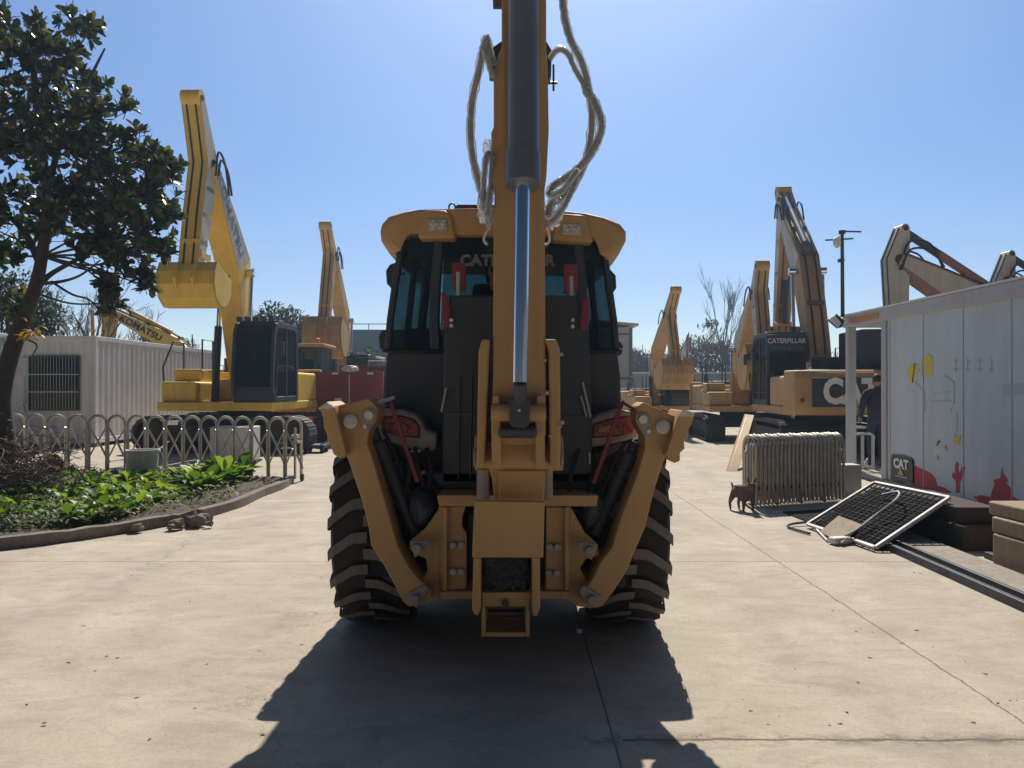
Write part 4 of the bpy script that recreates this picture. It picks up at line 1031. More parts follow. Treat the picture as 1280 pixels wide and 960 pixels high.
m = MB(); m.box(X0-.052,X0-.041,YE+.10,YE+1.2,H1-.15,H1-.05); m.build('rust_patch','rusty_orange',T)
m = MB(); q0, q1 = 8.72, 8.95; m.box(X0-.08,X0-.041,q0,q1+.15,2.68,2.74); m.build('lamp_strip','white_frame',T,.005)
def wallpoly(pts, x, name, mat, par, t=.003):
    """flat painted mark on the office wall: pixels projected onto the wall plane (a real painted shape)"""
    out = []
    for px, py in pts:
        d = x*FPX/(px-640); out.append(V((x, d, CAMH-(py-HOR)/FPX*d)))
    m = MB(); m.prism(out, [p-V((t,0,0)) for p in out]); return m.build(name, mat, par, smooth=0)
def spiky(pts, n, amp, seed):
    random.seed(seed); o = []
    for i in range(len(pts)):
        a, b = pts[i], pts[(i+1)%len(pts)]
        for k in range(n):
            f = k/n; o.append((a[0]+(b[0]-a[0])*f+random.uniform(-amp,amp), a[1]+(b[1]-a[1])*f+random.uniform(-amp,amp)))
    return o
XW = X0+.028
for q, sd in (([(1134,462),(1138,457),(1145,454),(1149,457),(1148,464),(1143,470),(1141,479),(1137,477),(1134,470)],1),
          ([(1153,447),(1160,442),(1166,446),(1167,458),(1164,468),(1160,471),(1156,465),(1153,455)],2),
          ([(1193,542),(1197,546),(1201,545),(1199,552),(1195,556),(1192,553)],4),([(1170,549),(1174,551),(1173,555),(1170,556)],5),([(1181,556),(1184,557),(1183,563),(1180,561)],6),([(1171,569),(1174,570),(1173,575),(1171,574)],7)):
    wallpoly(spiky(q,5,1.5,sd), XW, 'painted_flower', 'wall_yellow', T)
for q in ([(1152,450),(1153.5,450),(1153,471),(1151.5,471)],[(1143,478),(1144,476.5),(1156,490),(1157,515),(1155.5,515),(1155,491)],[(1153,490),(1154,490),(1154,585),(1153,585)],
          [(1180,470),(1181,469),(1193,477),(1193,505),(1192,505),(1192,478)],[(1166,492),(1190,488),(1190,489),(1166,493.5)],[(1164,501),(1190,500),(1190,501.5),(1164,502.5)],[(1195.5,515),(1197,515),(1196,540),(1194.5,540)],
          [(1254,480),(1285,479),(1285,493),(1254,494)],[(1187,515),(1189,509),(1191,509),(1188,516)]):
    wallpoly(q, XW, 'painted_line', 'wall_mark', T)
for x in range(1194, 1245, 15):
    for q in ([(x,447),(x+1,447),(x+1.2,465),(x+.2,465)], [(x-2,452),(x+5,450),(x+5,451.5),(x-2,453)], [(x-3,460),(x+4,461),(x+4,462),(x-3,461.5)]): wallpoly(q, XW+.0005, 'faint_character', 'wall_mark', T, .002)
reds = [[(1137,604),(1141,592),(1144,582),(1152,586),(1163,591),(1169,598),(1171,607),(1182,610),(1190,616),(1180,616),(1150,612)],
        [(1190,596),(1191,590),(1194,592),(1194,580),(1196,577),(1198,580),(1198,590),(1200,591),(1202,584),(1206,583),(1205,590),(1201,600),(1200,602),(1199,616),(1194,616),(1195,602)],
        [(1216,621),(1226,619),(1238,621),(1240,612),(1243,606),(1242,600),(1250,597),(1252,584),(1254,592),(1260,600),(1258,604),(1263,610),(1265,620),(1280,628),(1292,633),(1292,652),(1250,645),(1232,640),(1225,628)]]
for i, q in enumerate(reds): wallpoly(spiky(q,2,.35,20+i), XW, 'painted_figure' if i else 'painted_rock', 'wall_red', T)
# sign leaning on the wall foot
sg = thing('company_sign', 'black shield shaped sign with white letters and yellow triangle at the office corner', 'sign', (6.1, 12.0, 0))
pts = []
for px, py in ((1111,602),(1111,573),(1112,568),(1124,569),(1136,573),(1138,577),(1138,604),(1124,603)):
    d = (X0-.03)*FPX/(px-640); pts.append(V((X0-.03, d, CAMH-(py-HOR)/FPX*d)))
m = MB(); m.prism(pts, [p+V((.03,0,0)) for p in pts]); bd = m.build('board', 'decal_black', sg, .006)
cc = sum(pts, V())/len(pts); cc.x -= .008
MS = frame(cc+V((0,0,.04)), (0,-1,0), (0,0,1))
lettering('CAT', .20, MS, 'letter_white', bd, depth=.002, bold=.05, sx=1.15)
m = MB(); a = [MS @ V(p) for p in ((-.10,-.17,.004),(.10,-.17,.004),(0,-.045,.004))]; m.prism(a, [p+V((.006,0,0)) for p in a]); m.build('emblem','cat_yellow',bd)
m = MB(); a = [MS @ V(p) for p in ((-.17,-.20,0),(.17,-.20,0),(.17,-.19,0),(-.17,-.19,0))]; m.prism(a, [p+V((.005,0,0)) for p in a]); m.build('border','letter_white',bd)
sg.location = (6.13,12,0)

# camera pole on the porch roof
T = thing('camera_pole', 'thin rusty pole with camera and crossbars rising from the porch roof corner', 'pole', P(1053,396,14.0))
m = MB(); m.cyl(P(1053.5,396,14.0), P(1053,292,14.0), .035,.03, 12); m.cyl(P(1053,292,14),P(1053,288,14),.06); m.build('pole','dark_steel',T)
for (a,b,c_,d_) in ((1055,289,1077,289.5),(1032,300,1067,298)):
    m = MB(); m.tube([P(a,b,14.05),P(c_,d_,14.05)], .016, 6); m.build('crossbar','dark_steel',T)
m = MB(); m.plate([(1045,297),(1050,294),(1052,303),(1050,309),(1046,305)],13.9,.15); m.build('camera','plastic_white',T,.01)
m = MB(); m.plate([(1050,323),(1056,323),(1056,327),(1050,327)],13.95,.1); m.build('clamp','dark_steel',T)
T = thing('flood_light', 'square flood light fixed at the porch corner, tilted down', 'flood light', P(1047,406,13.9))
m = MB(); m.plate([(1036,399),(1046,392),(1056,401),(1053,409),(1049,410)],13.85,.12); m.build('housing','dark_steel',T,.01)
m = MB(); m.plate([(1037,399),(1044,394),(1052,404),(1048,409)],13.83,.02); m.build('lens','letter_white',T)

# white low gate behind the porch post
T = thing('white_railing', 'low white metal railing standing in the porch opening', 'railing', (6.7,14.4,0))
def rod(m, a, b, r=.02, seg=8): m.cyl(a, b, r, seg=seg)
m = MB()
for x, y0_, y1_ in ((1067,543,606),(1078,545,606),(1091,545,607)): rod(m, P(x,y0_,14.3), V((P(x,0,14.3).x,14.3,.08)), .03)
m.tube(smooth_path([P(1066,543,14.3),P(1080,542,14.3),P(1089,543,14.3),P(1093,548,14.3)],4),.025,8); rod(m,P(1066,534,14.35),P(1082,534,14.35),.025)
m.build('rail','white_frame',T)
m = MB(); m.plate([(1078,583),(1084,573),(1090,572),(1090,586)],14.5,.03); m.build('notice','plastic_white',T)
m = MB(); m.plate([(1062,606),(1090,604),(1092,612),(1062,620)],13.6,.2); m.build('base','concrete_old',T,.01)
WMx = None

# ---- wheel loader, truck, second truck
T = thing('wheel_loader', 'tan wheel loader with amber beacon and wide bucket between yellow excavator and red truck', 'wheel loader', (-7.35,27.5,0))
m = MB(); c = (-7.35); 
m.loft([[V((c+x*f,y,z)) for x, z in ((-1.05,1.2),(1.05,1.2),(.95,2.1),(-.95,2.1))] for y, f in ((28.0,1),(30.2,.85))]); m.build('engine_hood','machine_tan',T,.04)
m = MB(); m.box(c-.7,c+.7,25.4,28.2,.9,1.4); m.box(c-.45,c+.45,24.4,25.6,.8,1.7); m.build('chassis','machine_tan',T,.03)
m = MB()
for x in (-.78,.72):
    for y in (26.4,27.9): m.box(c+x,c+x+.07,y,y+.07,1.4,2.98)
m.box(c-.8,c+.8,26.4,28,1.4,1.75); cab = m.build('cab','black_panel',T,.01)
m = MB(); m.box(c-.92,c+.92,26.2,28.1,2.98,3.1); m.build('cab_roof','machine_tan',cab,.03)
m = MB(); m.box(c-.7,c+.7,26.42,26.43,1.75,2.98); m.build('windscreen','cab_glass',cab)
m = MB(); m.box(c+.77,c+.78,26.48,27.9,1.75,2.98); m.box(c-.78,c-.77,26.48,27.9,1.75,2.98); m.build('side_window','cab_glass',cab)
m = MB(); m.box(c-.25,c+.25,27.0,27.5,1.7,2.1); m.box(c-.25,c+.25,27.4,27.52,2.1,2.6); m.build('seat','black_rubber',T,.03)
m = MB(); m.lathe([(.07,0),(.08,.05),(.07,.18),(.03,.2)], (c+.62,26.6,3.1),(0,0,1),14); m.build('beacon','amber',T)
for y in (25.3,29.2):
    for s in (-1,1): add_wheel(T, c+s*.95, y, .70, .5, 18, side=s, rim='machine_tan')
for s in (-1,1):
    m = MB(); a = [V((c+s*.5-.06,y,z)) for y, z in ((26.0,1.7),(26.0,1.95),(24.9,1.7),(24.0,.85),(23.9,.55),(24.3,.6),(25.0,1.3))]; m.prism(a,[p+V((.12,0,0)) for p in a]); m.build('loader_arm','machine_tan',T,.01)
    m = MB(); a = [V((c+s*.95-.3,y,z)) for y, z in ((24.4,1.35),(24.7,1.5),(25.6,1.5),(26.0,1.2),(25.9,1.1),(25.5,1.42),(24.8,1.42),(24.5,1.25))]; m.prism(a,[p+V((.6,0,0)) for p in a]); m.build('mudguard','machine_tan',T,.01)
m = MB(); pf = [(24.0,1.2),(24.05,.5),(23.9,.2),(23.5,.08),(23.0,.05),(23.0,.1),(23.5,.14),(23.85,.28),(23.98,.55),(23.93,1.2)]
a = [V((c-1.3,y,z)) for y, z in pf]; m.prism(a,[p+V((2.6,0,0)) for p in a])
for x in (-1.32,1.28):
    a = [V((c+x,y,z)) for y, z in ((24.0,1.2),(24.0,.2),(23.5,.06),(23.0,.05),(23.35,.6))]; m.prism(a,[p+V((.04,0,0)) for p in a])
m.build('bucket','rusty_orange',T,.006)

T = thing('red_truck', 'dark red truck seen from its tailgate, white bundle on the top edge', 'truck', (-4.85,24.5,0))
x0, x1, y0 = -5.98, -3.7, 22.0; z0, z1 = 1.12, 2.04
m = MB(); m.box(x0,x1,y0,y0+.06,z0,z1)
for k in range(9): x = x0+.12+k*.25; m.box(x,x+.06,y0-.025,y0,z0+.05,z1-.05)
m.build('tailgate','truck_red',T,.004)
m = MB(); m.box(x0,x0+.06,y0+.06,y0+4.6,z0,z1); m.box(x1-.06,x1,y0+.06,y0+4.6,z0,z1); m.box(x0,x1,y0+4.6,y0+4.66,z0,z1+.3); m.box(x0,x1,y0+.06,y0+4.6,z0-.1,z0); m.build('cargo_bed','truck_red',T,.005)
m = MB(); xm = P(437,0,y0).x; m.box(xm-.012,xm+.012,y0-.04,y0-.026,z0,z1-.08); m.build('latch_bar','letter_white',T)
m = MB()
for px, py in ((386,499),(423,499),(468,500),(419,467),(463,467)):
    p = P(px,py,y0); m.box(p.x-.09,p.x+.09,y0-.034,y0-.026,p.z-.03,p.z+.03)
m.build('reflector','letter_white',T)
m = MB()
for px, py in ((379,499),(412,499)): p = P(px,py,y0); m.box(p.x-.07,p.x+.07,y0-.034,y0-.026,p.z-.03,p.z+.03)
m.build('reflector','tail_red',T)
m = MB(); m.box(x0+.5,x1-.5,y0+.1,y0+6.5,.75,1.0); m.build('chassis','dark_steel',T)
for x in (x0+.32, x1-.32):
    for y in (y0+1.3, y0+5.9): add_wheel(T, x, y, .46, .3, 18, side=-1 if x < -5 else 1, rim='dark_steel')
m = MB(); m.box(x0+.1,x1-.1,y0+4.9,y0+6.7,.85,2.2); cb = m.build('cab','truck_red',T,.08,seg=3)
m = MB(); m.box(x0+.25,x1-.25,y0+4.885,y0+4.9,1.5,2.05); m.build('rear_window','dark_glass',cb)
m = MB(); m.tube([(x0+1.0,y0+4.6,2.0),(x0+1.0,y0+4.6,2.5),(x0+1.75,y0+4.6,2.5),(x0+1.75,y0+4.6,2.0)],.025,6); m.tube([(x0+1.0,y0+4.6,2.12),(x0+1.75,y0+4.6,2.12)],.02,6); m.build('headboard_rail','white_frame',T)
m = MB(); bmesh.ops.create_icosphere(m.bm, subdivisions=4, radius=1)
for v in m.bm.verts:
    f = 1+.25*noise.noise(v.co*3); q = v.co*f; v.co = V((P(438,0,22.1).x+q.x*.24, 22.08+q.y*.16, 2.12+q.z*.10))
o = m.build('cloth_bundle','plastic_white'); tag(o,'white cloth bundle lying on the top edge of the red truck','bundle')

T = thing('green_truck', 'dark green truck cab behind the red truck, below the dark blue warehouse', 'truck', (-7.5,40,0))
a, b = P(441,448,40), P(471,485,40)
m = MB(); m.box(a.x,b.x,40,42,.8,a.z); cb = m.build('cab','bin_green',T,.06); m = MB(); m.box(a.x-.05,b.x+.08,39.8,42.2,a.z,a.z+.12); m.build('cab_roof','letter_white',cb,.03)
m = MB(); q = P(450,455,39.95); q2 = P(466,464,39.95); m.box(q.x,q2.x,39.93,39.99,q2.z,q.z); m.build('windscreen','pale_wall',cb)
m = MB(); m.box(a.x,b.x,42.4,46,1,2.2); m.build('cargo_bed','bin_green',T)
for x in (a.x+.15,b.x-.15): add_wheel(T, x, 40.8, .45, .28, 14, side=1, rim='dark_steel')

# --- buildings at the back
T = thing('warehouse', 'long dark blue warehouse with a roof rail behind the tall tan excavator', 'building', (-14,70,0))
a = P(395,412,66); b = P(500,412,66)
m = MB(); m.box(a.x-6,b.x+6,66,90,0,a.z); m.build('wall','blue_building',T)
m = MB(); m.tube([(a.x-6,66.2,a.z+.5),(b.x+6,66.2,a.z+.5)],.05,5)
for k in range(12): x = a.x-6+k*(b.x-a.x+12)/11; m.cyl((x,66.2,a.z),(x,66.2,a.z+.5),.04,seg=5)
m.build('roof_rail','white_frame',T)
m = MB()
for k in range(6): x = a.x-3+k*3.2; m.box(x,x+1.8,65.93,65.99,2.2,3.6)
m.build('window_row','dark_glass',T)
T = thing('white_house', 'pale two storey building with thin overhanging sheet roof right of the cab', 'building', (2,42,0))
m = MB(); e = P(790,408,40); m.box(-3,e.x,40,50,0,e.z-.05); m.build('wall','grey_building',T)
m = MB(); A = [V((-3.3,39.6,e.z+.9)),V((P(797,404,40).x,39.6,e.z+.02)),V((P(797,404,40).x,39.6,e.z+.12)),V((-3.3,39.6,e.z+1.0))]; m.prism(A,[p+V((0,10.8,0)) for p in A]); m.build('roof','white_frame',T)
m = MB(); m.box(e.x-.12,e.x+.02,39.94,39.995,0,e.z-.05); m.box(-3,e.x,39.95,39.995,e.z-.45,e.z-.35); m.box(-3,e.x,39.95,39.995,2.0,2.12); m.build('trim','blue_building',T)
T = thing('boundary_wall', 'long pale blue green wall crossing the far end of the yard', 'wall', (14,56,0))
a = P(795,466,56); m = MB(); m.box(-30,40,56,56.3,0,a.z-.05); m.build('wall','pale_wall',T)
m = MB(); m.box(-30.05,40.05,55.93,56.37,a.z-.05,a.z+.06); m.build('coping','letter_white',T)
m = MB(); m.box(-30,40,55.9,55.99,.0,.9); m.build('base_course','blue_building',T)
T = thing('far_shed', 'low teal roofed shed glimpsed behind the tree trunk at far left', 'building', (-24,34,0))
m = MB(); m.box(-30,-20.6,32,40,0,3.6); m.build('wall','pale_wall',T); m = MB(); m.box(-30.5,-20.2,31.5,40.5,3.6,3.75); m.build('roof','faded_red',T)

# flagpoles
for i, (px, top, d, lab) in enumerate(((857.5,424,60,'leftmost of three flagpoles behind the yard, red and white flag drooping'),(861,415,61,'tallest middle flagpole behind the yard with a red flag'),(864,418,62,'rightmost of three flagpoles behind the yard with a red flag'))):
    base = V((P(px,0,d).x, d, 0)); T = thing('flagpole', lab, 'flagpole', base, 0, 'flagpoles beyond the wall')
    t = P(px, top, d); m = MB(); m.cyl(base, t, .06, .04, 8); m.build('pole','stainless',T)
    m = MB(); n = 8; gr = []
    for j in range(n+1):
        gr.append([m.v(t+V((-(j/n)*.62-.02, .12*math.sin(j*1.3+k), -.1-k*.22-(j/n)*1.3+.05*math.sin(j+k)))) for k in range(6)])
    for j in range(n):
        for k in range(5): m.face([gr[j][k],gr[j+1][k],gr[j+1][k+1],gr[j][k+1]])
    o = m.build('flag','flag_red' if i else 'letter_white',T,recalc=False,smooth=180); sd = o.modifiers.new('s','SOLIDIFY'); sd.thickness=.02
# ================================================================== retractable gates
def gate_arch(par, p, yaw, h, w, r=.026, mat='gate_steel'):
    c, s_ = math.cos(yaw), math.sin(yaw); pts = [V((-w/2,0,.03)), V((-w/2,0,h-w/2))]
    for k in range(1,8): a = math.pi-math.pi*k/8; pts.append(V((math.cos(a)*w/2,0,h-w/2+math.sin(a)*w/2)))
    pts += [V((w/2,0,h-w/2)), V((w/2,0,.03))]
    m = MB(); m.tube([p+V((q.x*c, q.x*s_, q.z)) for q in pts], r, 8); return m.build('arch', mat, par)
def wheel_small(par, p, r=.05):
    m = MB(); m.lathe([(r*.3,-.02),(r,-.018),(r,.018),(r*.3,.02)], p, (1,0,0), 14); return m.build('wheel','black_rubber',par)

px_list = [20,45,71,97,122.5,146,171,195,218,240,261,282,303,325,346,367]
def gd(px): return 14.6-(px-20)/347*1.6
T = thing('folding_gate', 'long stainless folding gate with hooped uprights stretched beside the planted bed', 'gate', (-6.2,13.8,0), 0, 'stainless retractable gates')
prev = None
for i, px in enumerate(px_list):
    d = gd(px); p = V((P(px,0,d).x, d, 0)); yaw = R(48)
    gate_arch(T, p, yaw, 1.08, .30); 
    if prev is not None:
        for s_ in (0, 1):
            off = V((0, .05*(1 if s_ else -1), 0))
            m = MB()
            mid = (prev+p)/2
            a = (0 if s_ else 1)
            if s_: m.tube([mid+V((0,0,.86))+off, p+V((0,0,.56))+off, p+(p-mid)+V((0,0,.22))+off], .019, 6); m.tube([prev+(prev-mid)*.0+V((0,0,.56))+off, mid+V((0,0,.22))+off], .015, 6)
            else: m.tube([mid+V((0,0,.86))+off, prev+V((0,0,.56))+off], .015, 6); m.tube([p+V((0,0,.56))+off, mid+V((0,0,.22))+off], .015, 6)
            m.build('lattice', 'bright_steel' if s_ else 'gate_steel', T)
    wheel_small(T, p+V((-.02,-.10,.05))); prev = p
e = prev; m = MB(); m.cyl(e+V((.06,-.12,.06)),e+V((.06,-.12,.92)),.022); m.cyl(e+V((.10,.1,.06)),e+V((.10,.1,.90)),.022); m.box(e.x+.02,e.x+.12,e.y-.16,e.y+.12,.66,.70); m.box(e.x+.0,e.x+.10,e.y-.16,e.y+.1,.74,.8); m.build('end_frame','bright_steel',T)
wheel_small(T, e+V((.02,-.2,.06)),.065); wheel_small(T, e+V((.12,.1,.06)),.065)
# folded one on the right
a0, a1 = V((3.24,10.45,0)), V((4.62,10.95,0)); yr = math.atan2(a1.y-a0.y, a1.x-a0.x)
T = thing('folded_gate', 'stainless hooped gate pushed together into a dense rack near the porch', 'gate', (3.9,10.7,0), 0, 'stainless retractable gates')
N = 23
for i in range(N):
    p = a0.lerp(a1, i/(N-1)); gate_arch(T, p, yr+R(84), .94+.006*math.sin(i*2), .32, .023, 'gate_steel')
    m = MB(); q = p+V((.012,.02,0))
    for yy in (-.11,.0,.11): m.box(q.x-.009,q.x+.009,q.y+yy-.03,q.y+yy+.03,.03+.02*((i*7)%3),.83)
    m.build('lattice','gate_steel',T)
    if i % 6 == 0: wheel_small(T, p+V((0,-.10,.03)),.03)
m = MB()
for z in (.22,): 
    for k in range(11): q = a0.lerp(a1,(k+.5)/11); m.box(q.x-.03,q.x+.03,q.y-.17,q.y-.13,z,z+.05)
m.build('latch_row','black_rubber',T)
m = MB(); m.tube([a0+V((-.08,-.02,.72)),a0+V((-.02,-.02,.72))],.02,6); m.cyl(a0+V((-.07,0,.1)),a0+V((-.07,0,.72)),.016); m.build('end_bar','bright_steel',T)
m = MB(); m.box(a1.x+.08,a1.x+.32,a1.y-.1,a1.y+.2,0,.5); m.build('end_box','stainless',T,.01)

# leaning yellow arm
o = MB(); o.prism([P(933,518,16.6),P(943,519,16.6),V((P(922,0,14.6).x,14.6,.0)),V((P(910,0,14.6).x,14.6,.0))],[q+V((.0,.16,0)) for q in (P(933,518,16.6),P(943,519,16.6),V((P(922,0,14.6).x,14.6,.0)),V((P(910,0,14.6).x,14.6,.0)))])
o = o.build('leaning_beam','cat_yellow',None,.01); tag(o,'yellow steel beam leaning diagonally against the rear excavator','steel beam')

# ---- grille panel leaning on timber
T = thing('steel_grille', 'steel framed grid panel leaning from the ground onto dark timber blocks', 'grille', (3.9,8.3,0))
BR, TR_, TL = V((3.53,7.46,.03)), V((4.50,7.9,.45)), V((4.33,9.17,.45)); BL = BR+(TL-TR_)
ux, uy = (TR_-BR), (BL-BR); un = ux.cross(uy).normalized()
if un.z < 0: un = -un
def gp(a, b, h=0): return BR+ux*a+uy*b+un*h
def bar(m, a, b, w, h, h0=0):
    """bar between grid coords"""
    p, q = gp(*a), gp(*b); t = (q-p).normalized(); sd = t.cross(un)*w/2
    L = [p+sd+un*h0,p-sd+un*h0,p-sd+un*(h0+h),p+sd+un*(h0+h)]; m.prism(L,[x+(q-p) for x in L])
for a, b in (((0,0),(1,0)),((1,.0),(1,1)),((1,1),(0,1)),((0,1),(0,0))):
    m = MB(); bar(m, a, b, .038, .03); m.build('frame','white_frame' if a[0]!=0 or b[0]!=0 else 'white_frame',T,.004)
for k in range(1,14): m = MB(); bar(m,(0.02,k/14),(.98,k/14),.014,.012,.004); m.build('bar','matt_black',T)
for k in range(1,11): m = MB(); bar(m,(k/11,.02),(k/11,.98),.014,.012,.0); m.build('cross_bar','matt_black',T)
for k in range(1,14): m = MB(); bar(m,(0.02,(k+.5)/14),(.98,(k+.5)/14),.0045,.003,.010); m.build('wire','black_rubber',T)
for k in range(1,11): m = MB(); bar(m,((k+.5)/11,.02),((k+.5)/11,.98),.0045,.003,.012); m.build('wire','black_rubber',T)
m = MB(); q = [gp(.02,.02,-.03),gp(.98,.02,-.03),gp(.98,.98,-.03),gp(.02,.98,-.03)]; m.prism(q,[x-un*.006 for x in q]); m.build('shade_backing','matt_black',T)  # black sheet added for the darkness between the bars
# bent pipe, cardboard, debris
o = MB(); c = [V((3.60,7.62,.004)),V((4.7,7.7,.004)),V((4.7,10.2,.004)),V((3.45,9.8,.004))]; o.prism(c,[q+V((0,0,.012)) for q in c]); o = o.build('ground_shade_sheet','matt_black'); tag(o,'black sheet added on the ground as shade under the leaning grille','shade sheet')  # black sheet added to stand in for shaded ground below the grille
o = MB(); o.tube(smooth_path([gp(.75,.62,.06),gp(.78,.40,.12),gp(.60,.24,.16),gp(.35,.30,.10),gp(.05,.30,.08),gp(-.12,.42,.03)],6),.012,8); o=o.build('bent_pipe','stainless'); tag(o,'bent steel pipe hooked across the face of the leaning grille','pipe')
o = MB(); c = [P(1024,664,8.3),P(1048,647,8.55),P(1077,662,8.1),P(1052,683,7.7)]
for q in c: q.z = .03
c[1].z = .16; c[2].z=.14
o.prism(c,[q+V((0,0,.012)) for q in c]); o = o.build('cardboard_sheet','cardboard'); tag(o,'worn brown cardboard sheet lying against the foot of the grille','cardboard')
def ground(px, py): d = FPX*CAMH/(py-HOR); return V(((px-640)/FPX*d, d, 0))
o = MB(); o.tube(smooth_path([ground(1046,644)+V((0,0,.1)),ground(1020,655)+V((0,0,.05)),ground(990,658)+V((0,0,.03)),ground(986,661)+V((0,0,.02)),ground(1012,669)+V((0,0,.02))],5),.014,6); o = o.build('black_cable','black_rubber'); tag(o,'black cable looped on the ground left of the grille','cable')
o = MB(); o.tube([ground(1020,664)+V((0,0,.03)),ground(1034,678)+V((0,0,.02))],.014,6); o = o.build('metal_rod','bright_steel'); tag(o,'short metal rod lying beside the cardboard','rod')
o = MB(); q = ground(1050,680); o.obox(q+V((0,0,.04)),(.22,.12,.07),Matrix.Rotation(.3,3,'Z')); o = o.build('foam_piece','plastic_white',None,.02); tag(o,'small white foam lump at the foot of the grille','foam piece')
o = MB(); c = [ground(1012,652),ground(1042,640),ground(1048,645),ground(1018,657)]; o.prism(c,[q+V((0,0,.03)) for q in c]); o = o.build('rubber_strip','black_rubber'); tag(o,'dark rubber strip on the ground by the upper end of the grille','rubber strip')
# timber blocks in the shade under the grille, sleepers at the right
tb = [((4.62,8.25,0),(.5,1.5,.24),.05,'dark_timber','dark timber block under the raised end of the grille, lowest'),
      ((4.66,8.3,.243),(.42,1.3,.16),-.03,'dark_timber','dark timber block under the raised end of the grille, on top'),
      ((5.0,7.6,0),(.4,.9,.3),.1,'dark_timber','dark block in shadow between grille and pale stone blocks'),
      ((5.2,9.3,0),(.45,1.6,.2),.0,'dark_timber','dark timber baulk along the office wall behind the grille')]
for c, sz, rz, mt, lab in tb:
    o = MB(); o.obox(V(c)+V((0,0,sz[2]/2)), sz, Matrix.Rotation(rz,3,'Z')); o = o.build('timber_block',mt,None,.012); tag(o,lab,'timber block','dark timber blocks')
sb = [((4.78,6.35,0),(.95,1.05,.30),'pale stone block at the right edge, bottom of the stack'),
      ((4.80,6.42,.303),(.95,1.0,.14),'pale stone block at the right edge, middle layer'),
      ((4.86,6.55,.446),(1.0,.95,.12),'pale stone slab at the right edge, top of the stack')]
for c, sz, lab in sb:
    o = MB(); o.obox(V(c)+V((0,0,sz[2]/2)), sz, Matrix.Rotation(.04,3,'Z')); o = o.build('stone_block','timber',None,.015); tag(o,lab,'stone block','pale blocks stacked by the office')
# rails on the ground
def strip(p, q, w, h, z, mat, nm, lab, cat, grp=None, bev=.004):
    t = (q-p).normalized(); sd = V((t.y,-t.x,0))*w/2; L = [p+sd+V((0,0,z)),p-sd+V((0,0,z)),p-sd+V((0,0,z+h)),p+sd+V((0,0,z+h))]
    o = MB(); o.prism(L,[x+(q-p) for x in L]); o = o.build(nm,mat,None,bev); return tag(o,lab,cat,grp)
p0, p1 = V((3.72,8.3,0)), V((3.62,3.6,0))
strip(p0, p1, .05, .07, 0, 'black_panel','guide_rail','black steel rail on the ground, outer one beside the yard','rail','black rails along the office side')
strip(p0+V((.10,0,0)), p1+V((.10,0,0)), .04, .09, 0, 'black_panel','guide_rail','black steel rail on the ground, inner one beside the pale plank','rail','black rails along the office side')
strip(p0+V((.052,.1,0)), p1+V((.052,0,0)), .035, .02, 0, 'bright_steel','steel_channel','thin bright steel channel lying between the two black rails','channel')
strip(V((4.08,8.2,0)), V((3.98,3.6,0)), .34, .06, 0, 'concrete_old','concrete_plank','long pale concrete plank on the ground beside the black rails','plank')
strip(V((4.45,7.2,0)), V((4.40,3.6,0)), .06, .06, 0, 'black_panel','guide_rail','black steel rail at the foot of the pale stone blocks','rail','black rails along the office side')

# ---- planted bed: kerb, soil
kp = [V((-8.6,7.0,0)),V((-6.6,7.15,0)),V((-5.55,7.35,0)),V((-4.85,7.75,0)),V((-4.3,8.4,0)),V((-3.98,8.95,0))]
kp2 = [V((-3.80,9.35,0)),V((-3.66,10.2,0)),V((-3.68,11.2,0)),V((-3.64,12.2,0)),V((-3.72,12.9,0))]
def kerb(path, nm, lab):
    path = smooth_path(path,5); T = thing('kerb', lab, 'kerb', path[len(path)//2], 0, 'concrete kerbs of the planted bed')
    L = []; random.seed(len(path))
    for i, p in enumerate(path):
        a, b = path[max(0,i-1)], path[min(len(path)-1,i+1)]; t = (b-a).normalized(); n = V((t.y,-t.x,0)); j = random.uniform(-.008,.008)
        L.append([p+n*(.055+j), p+n*(.05+j)+V((0,0,.115+j)), p-n*.05+V((0,0,.12+j)), p-n*.06])
    m = MB(); m.loft(L); m.build('kerb_stone','kerb_concrete',T,.008); return T
kerb(kp,'k','concrete kerb along the near side of the planted bed'); kerb(kp2,'k','concrete kerb along the right side of the planted bed, towards the gate')
random.seed(2)
for i, (px, py, s_) in enumerate(((232,657,.14),(246,659,.11),(222,662,.09),(256,654,.09),(172,666,.07),(214,664,.05),(262,660,.05))):
    m = MB(); bmesh.ops.create_icosphere(m.bm, subdivisions=2, radius=1); c = ground(px, py)
    for v in m.bm.verts:
        f = 1+.6*noise.noise(v.co*1.9+V((i*3,0,0))); v.co = V([max(-.75,min(.75,t_)) for t_ in v.co]); v.co = V((c.x+v.co.x*s_*f*1.1, c.y+v.co.y*s_*f*.8, max(0,.03+s_*.4+v.co.z*s_*f*.7)))
    o = m.build('kerb_rubble','kerb_concrete',None,0,smooth=0); tag(o,['largest broken kerb lump','second broken kerb lump','flat broken kerb chip','rounded broken kerb lump','lone kerb chip left of the break','tiny kerb crumb below the break','small kerb crumb right of the break'][i]+' at the gap in the kerb','rubble','broken pieces of kerb')
m = MB(); pts = smooth_path(kp+kp2,4); nx = len(pts)
L = [[m.v(p+V((-.04,0,.075))) for p in pts]]
inner = V((-6.8,11.5,.1))
for f in (.08,.2,.4,.6,.8,1.):
    L.append([m.v(V((p.x+(min(inner.x,p.x)-p.x)*f, p.y+(13.2-p.y)*f, .09+.06*noise.noise(p*1.5+V((f*5,0,0)))))) for p in pts])
for A_, B_ in zip(L, L[1:]):
    for i in range(nx-1): m.face([A_[i],A_[i+1],B_[i+1],B_[i]])
o = m.build('soil','soil',None,0,smooth=180); tag(o,kind='structure')

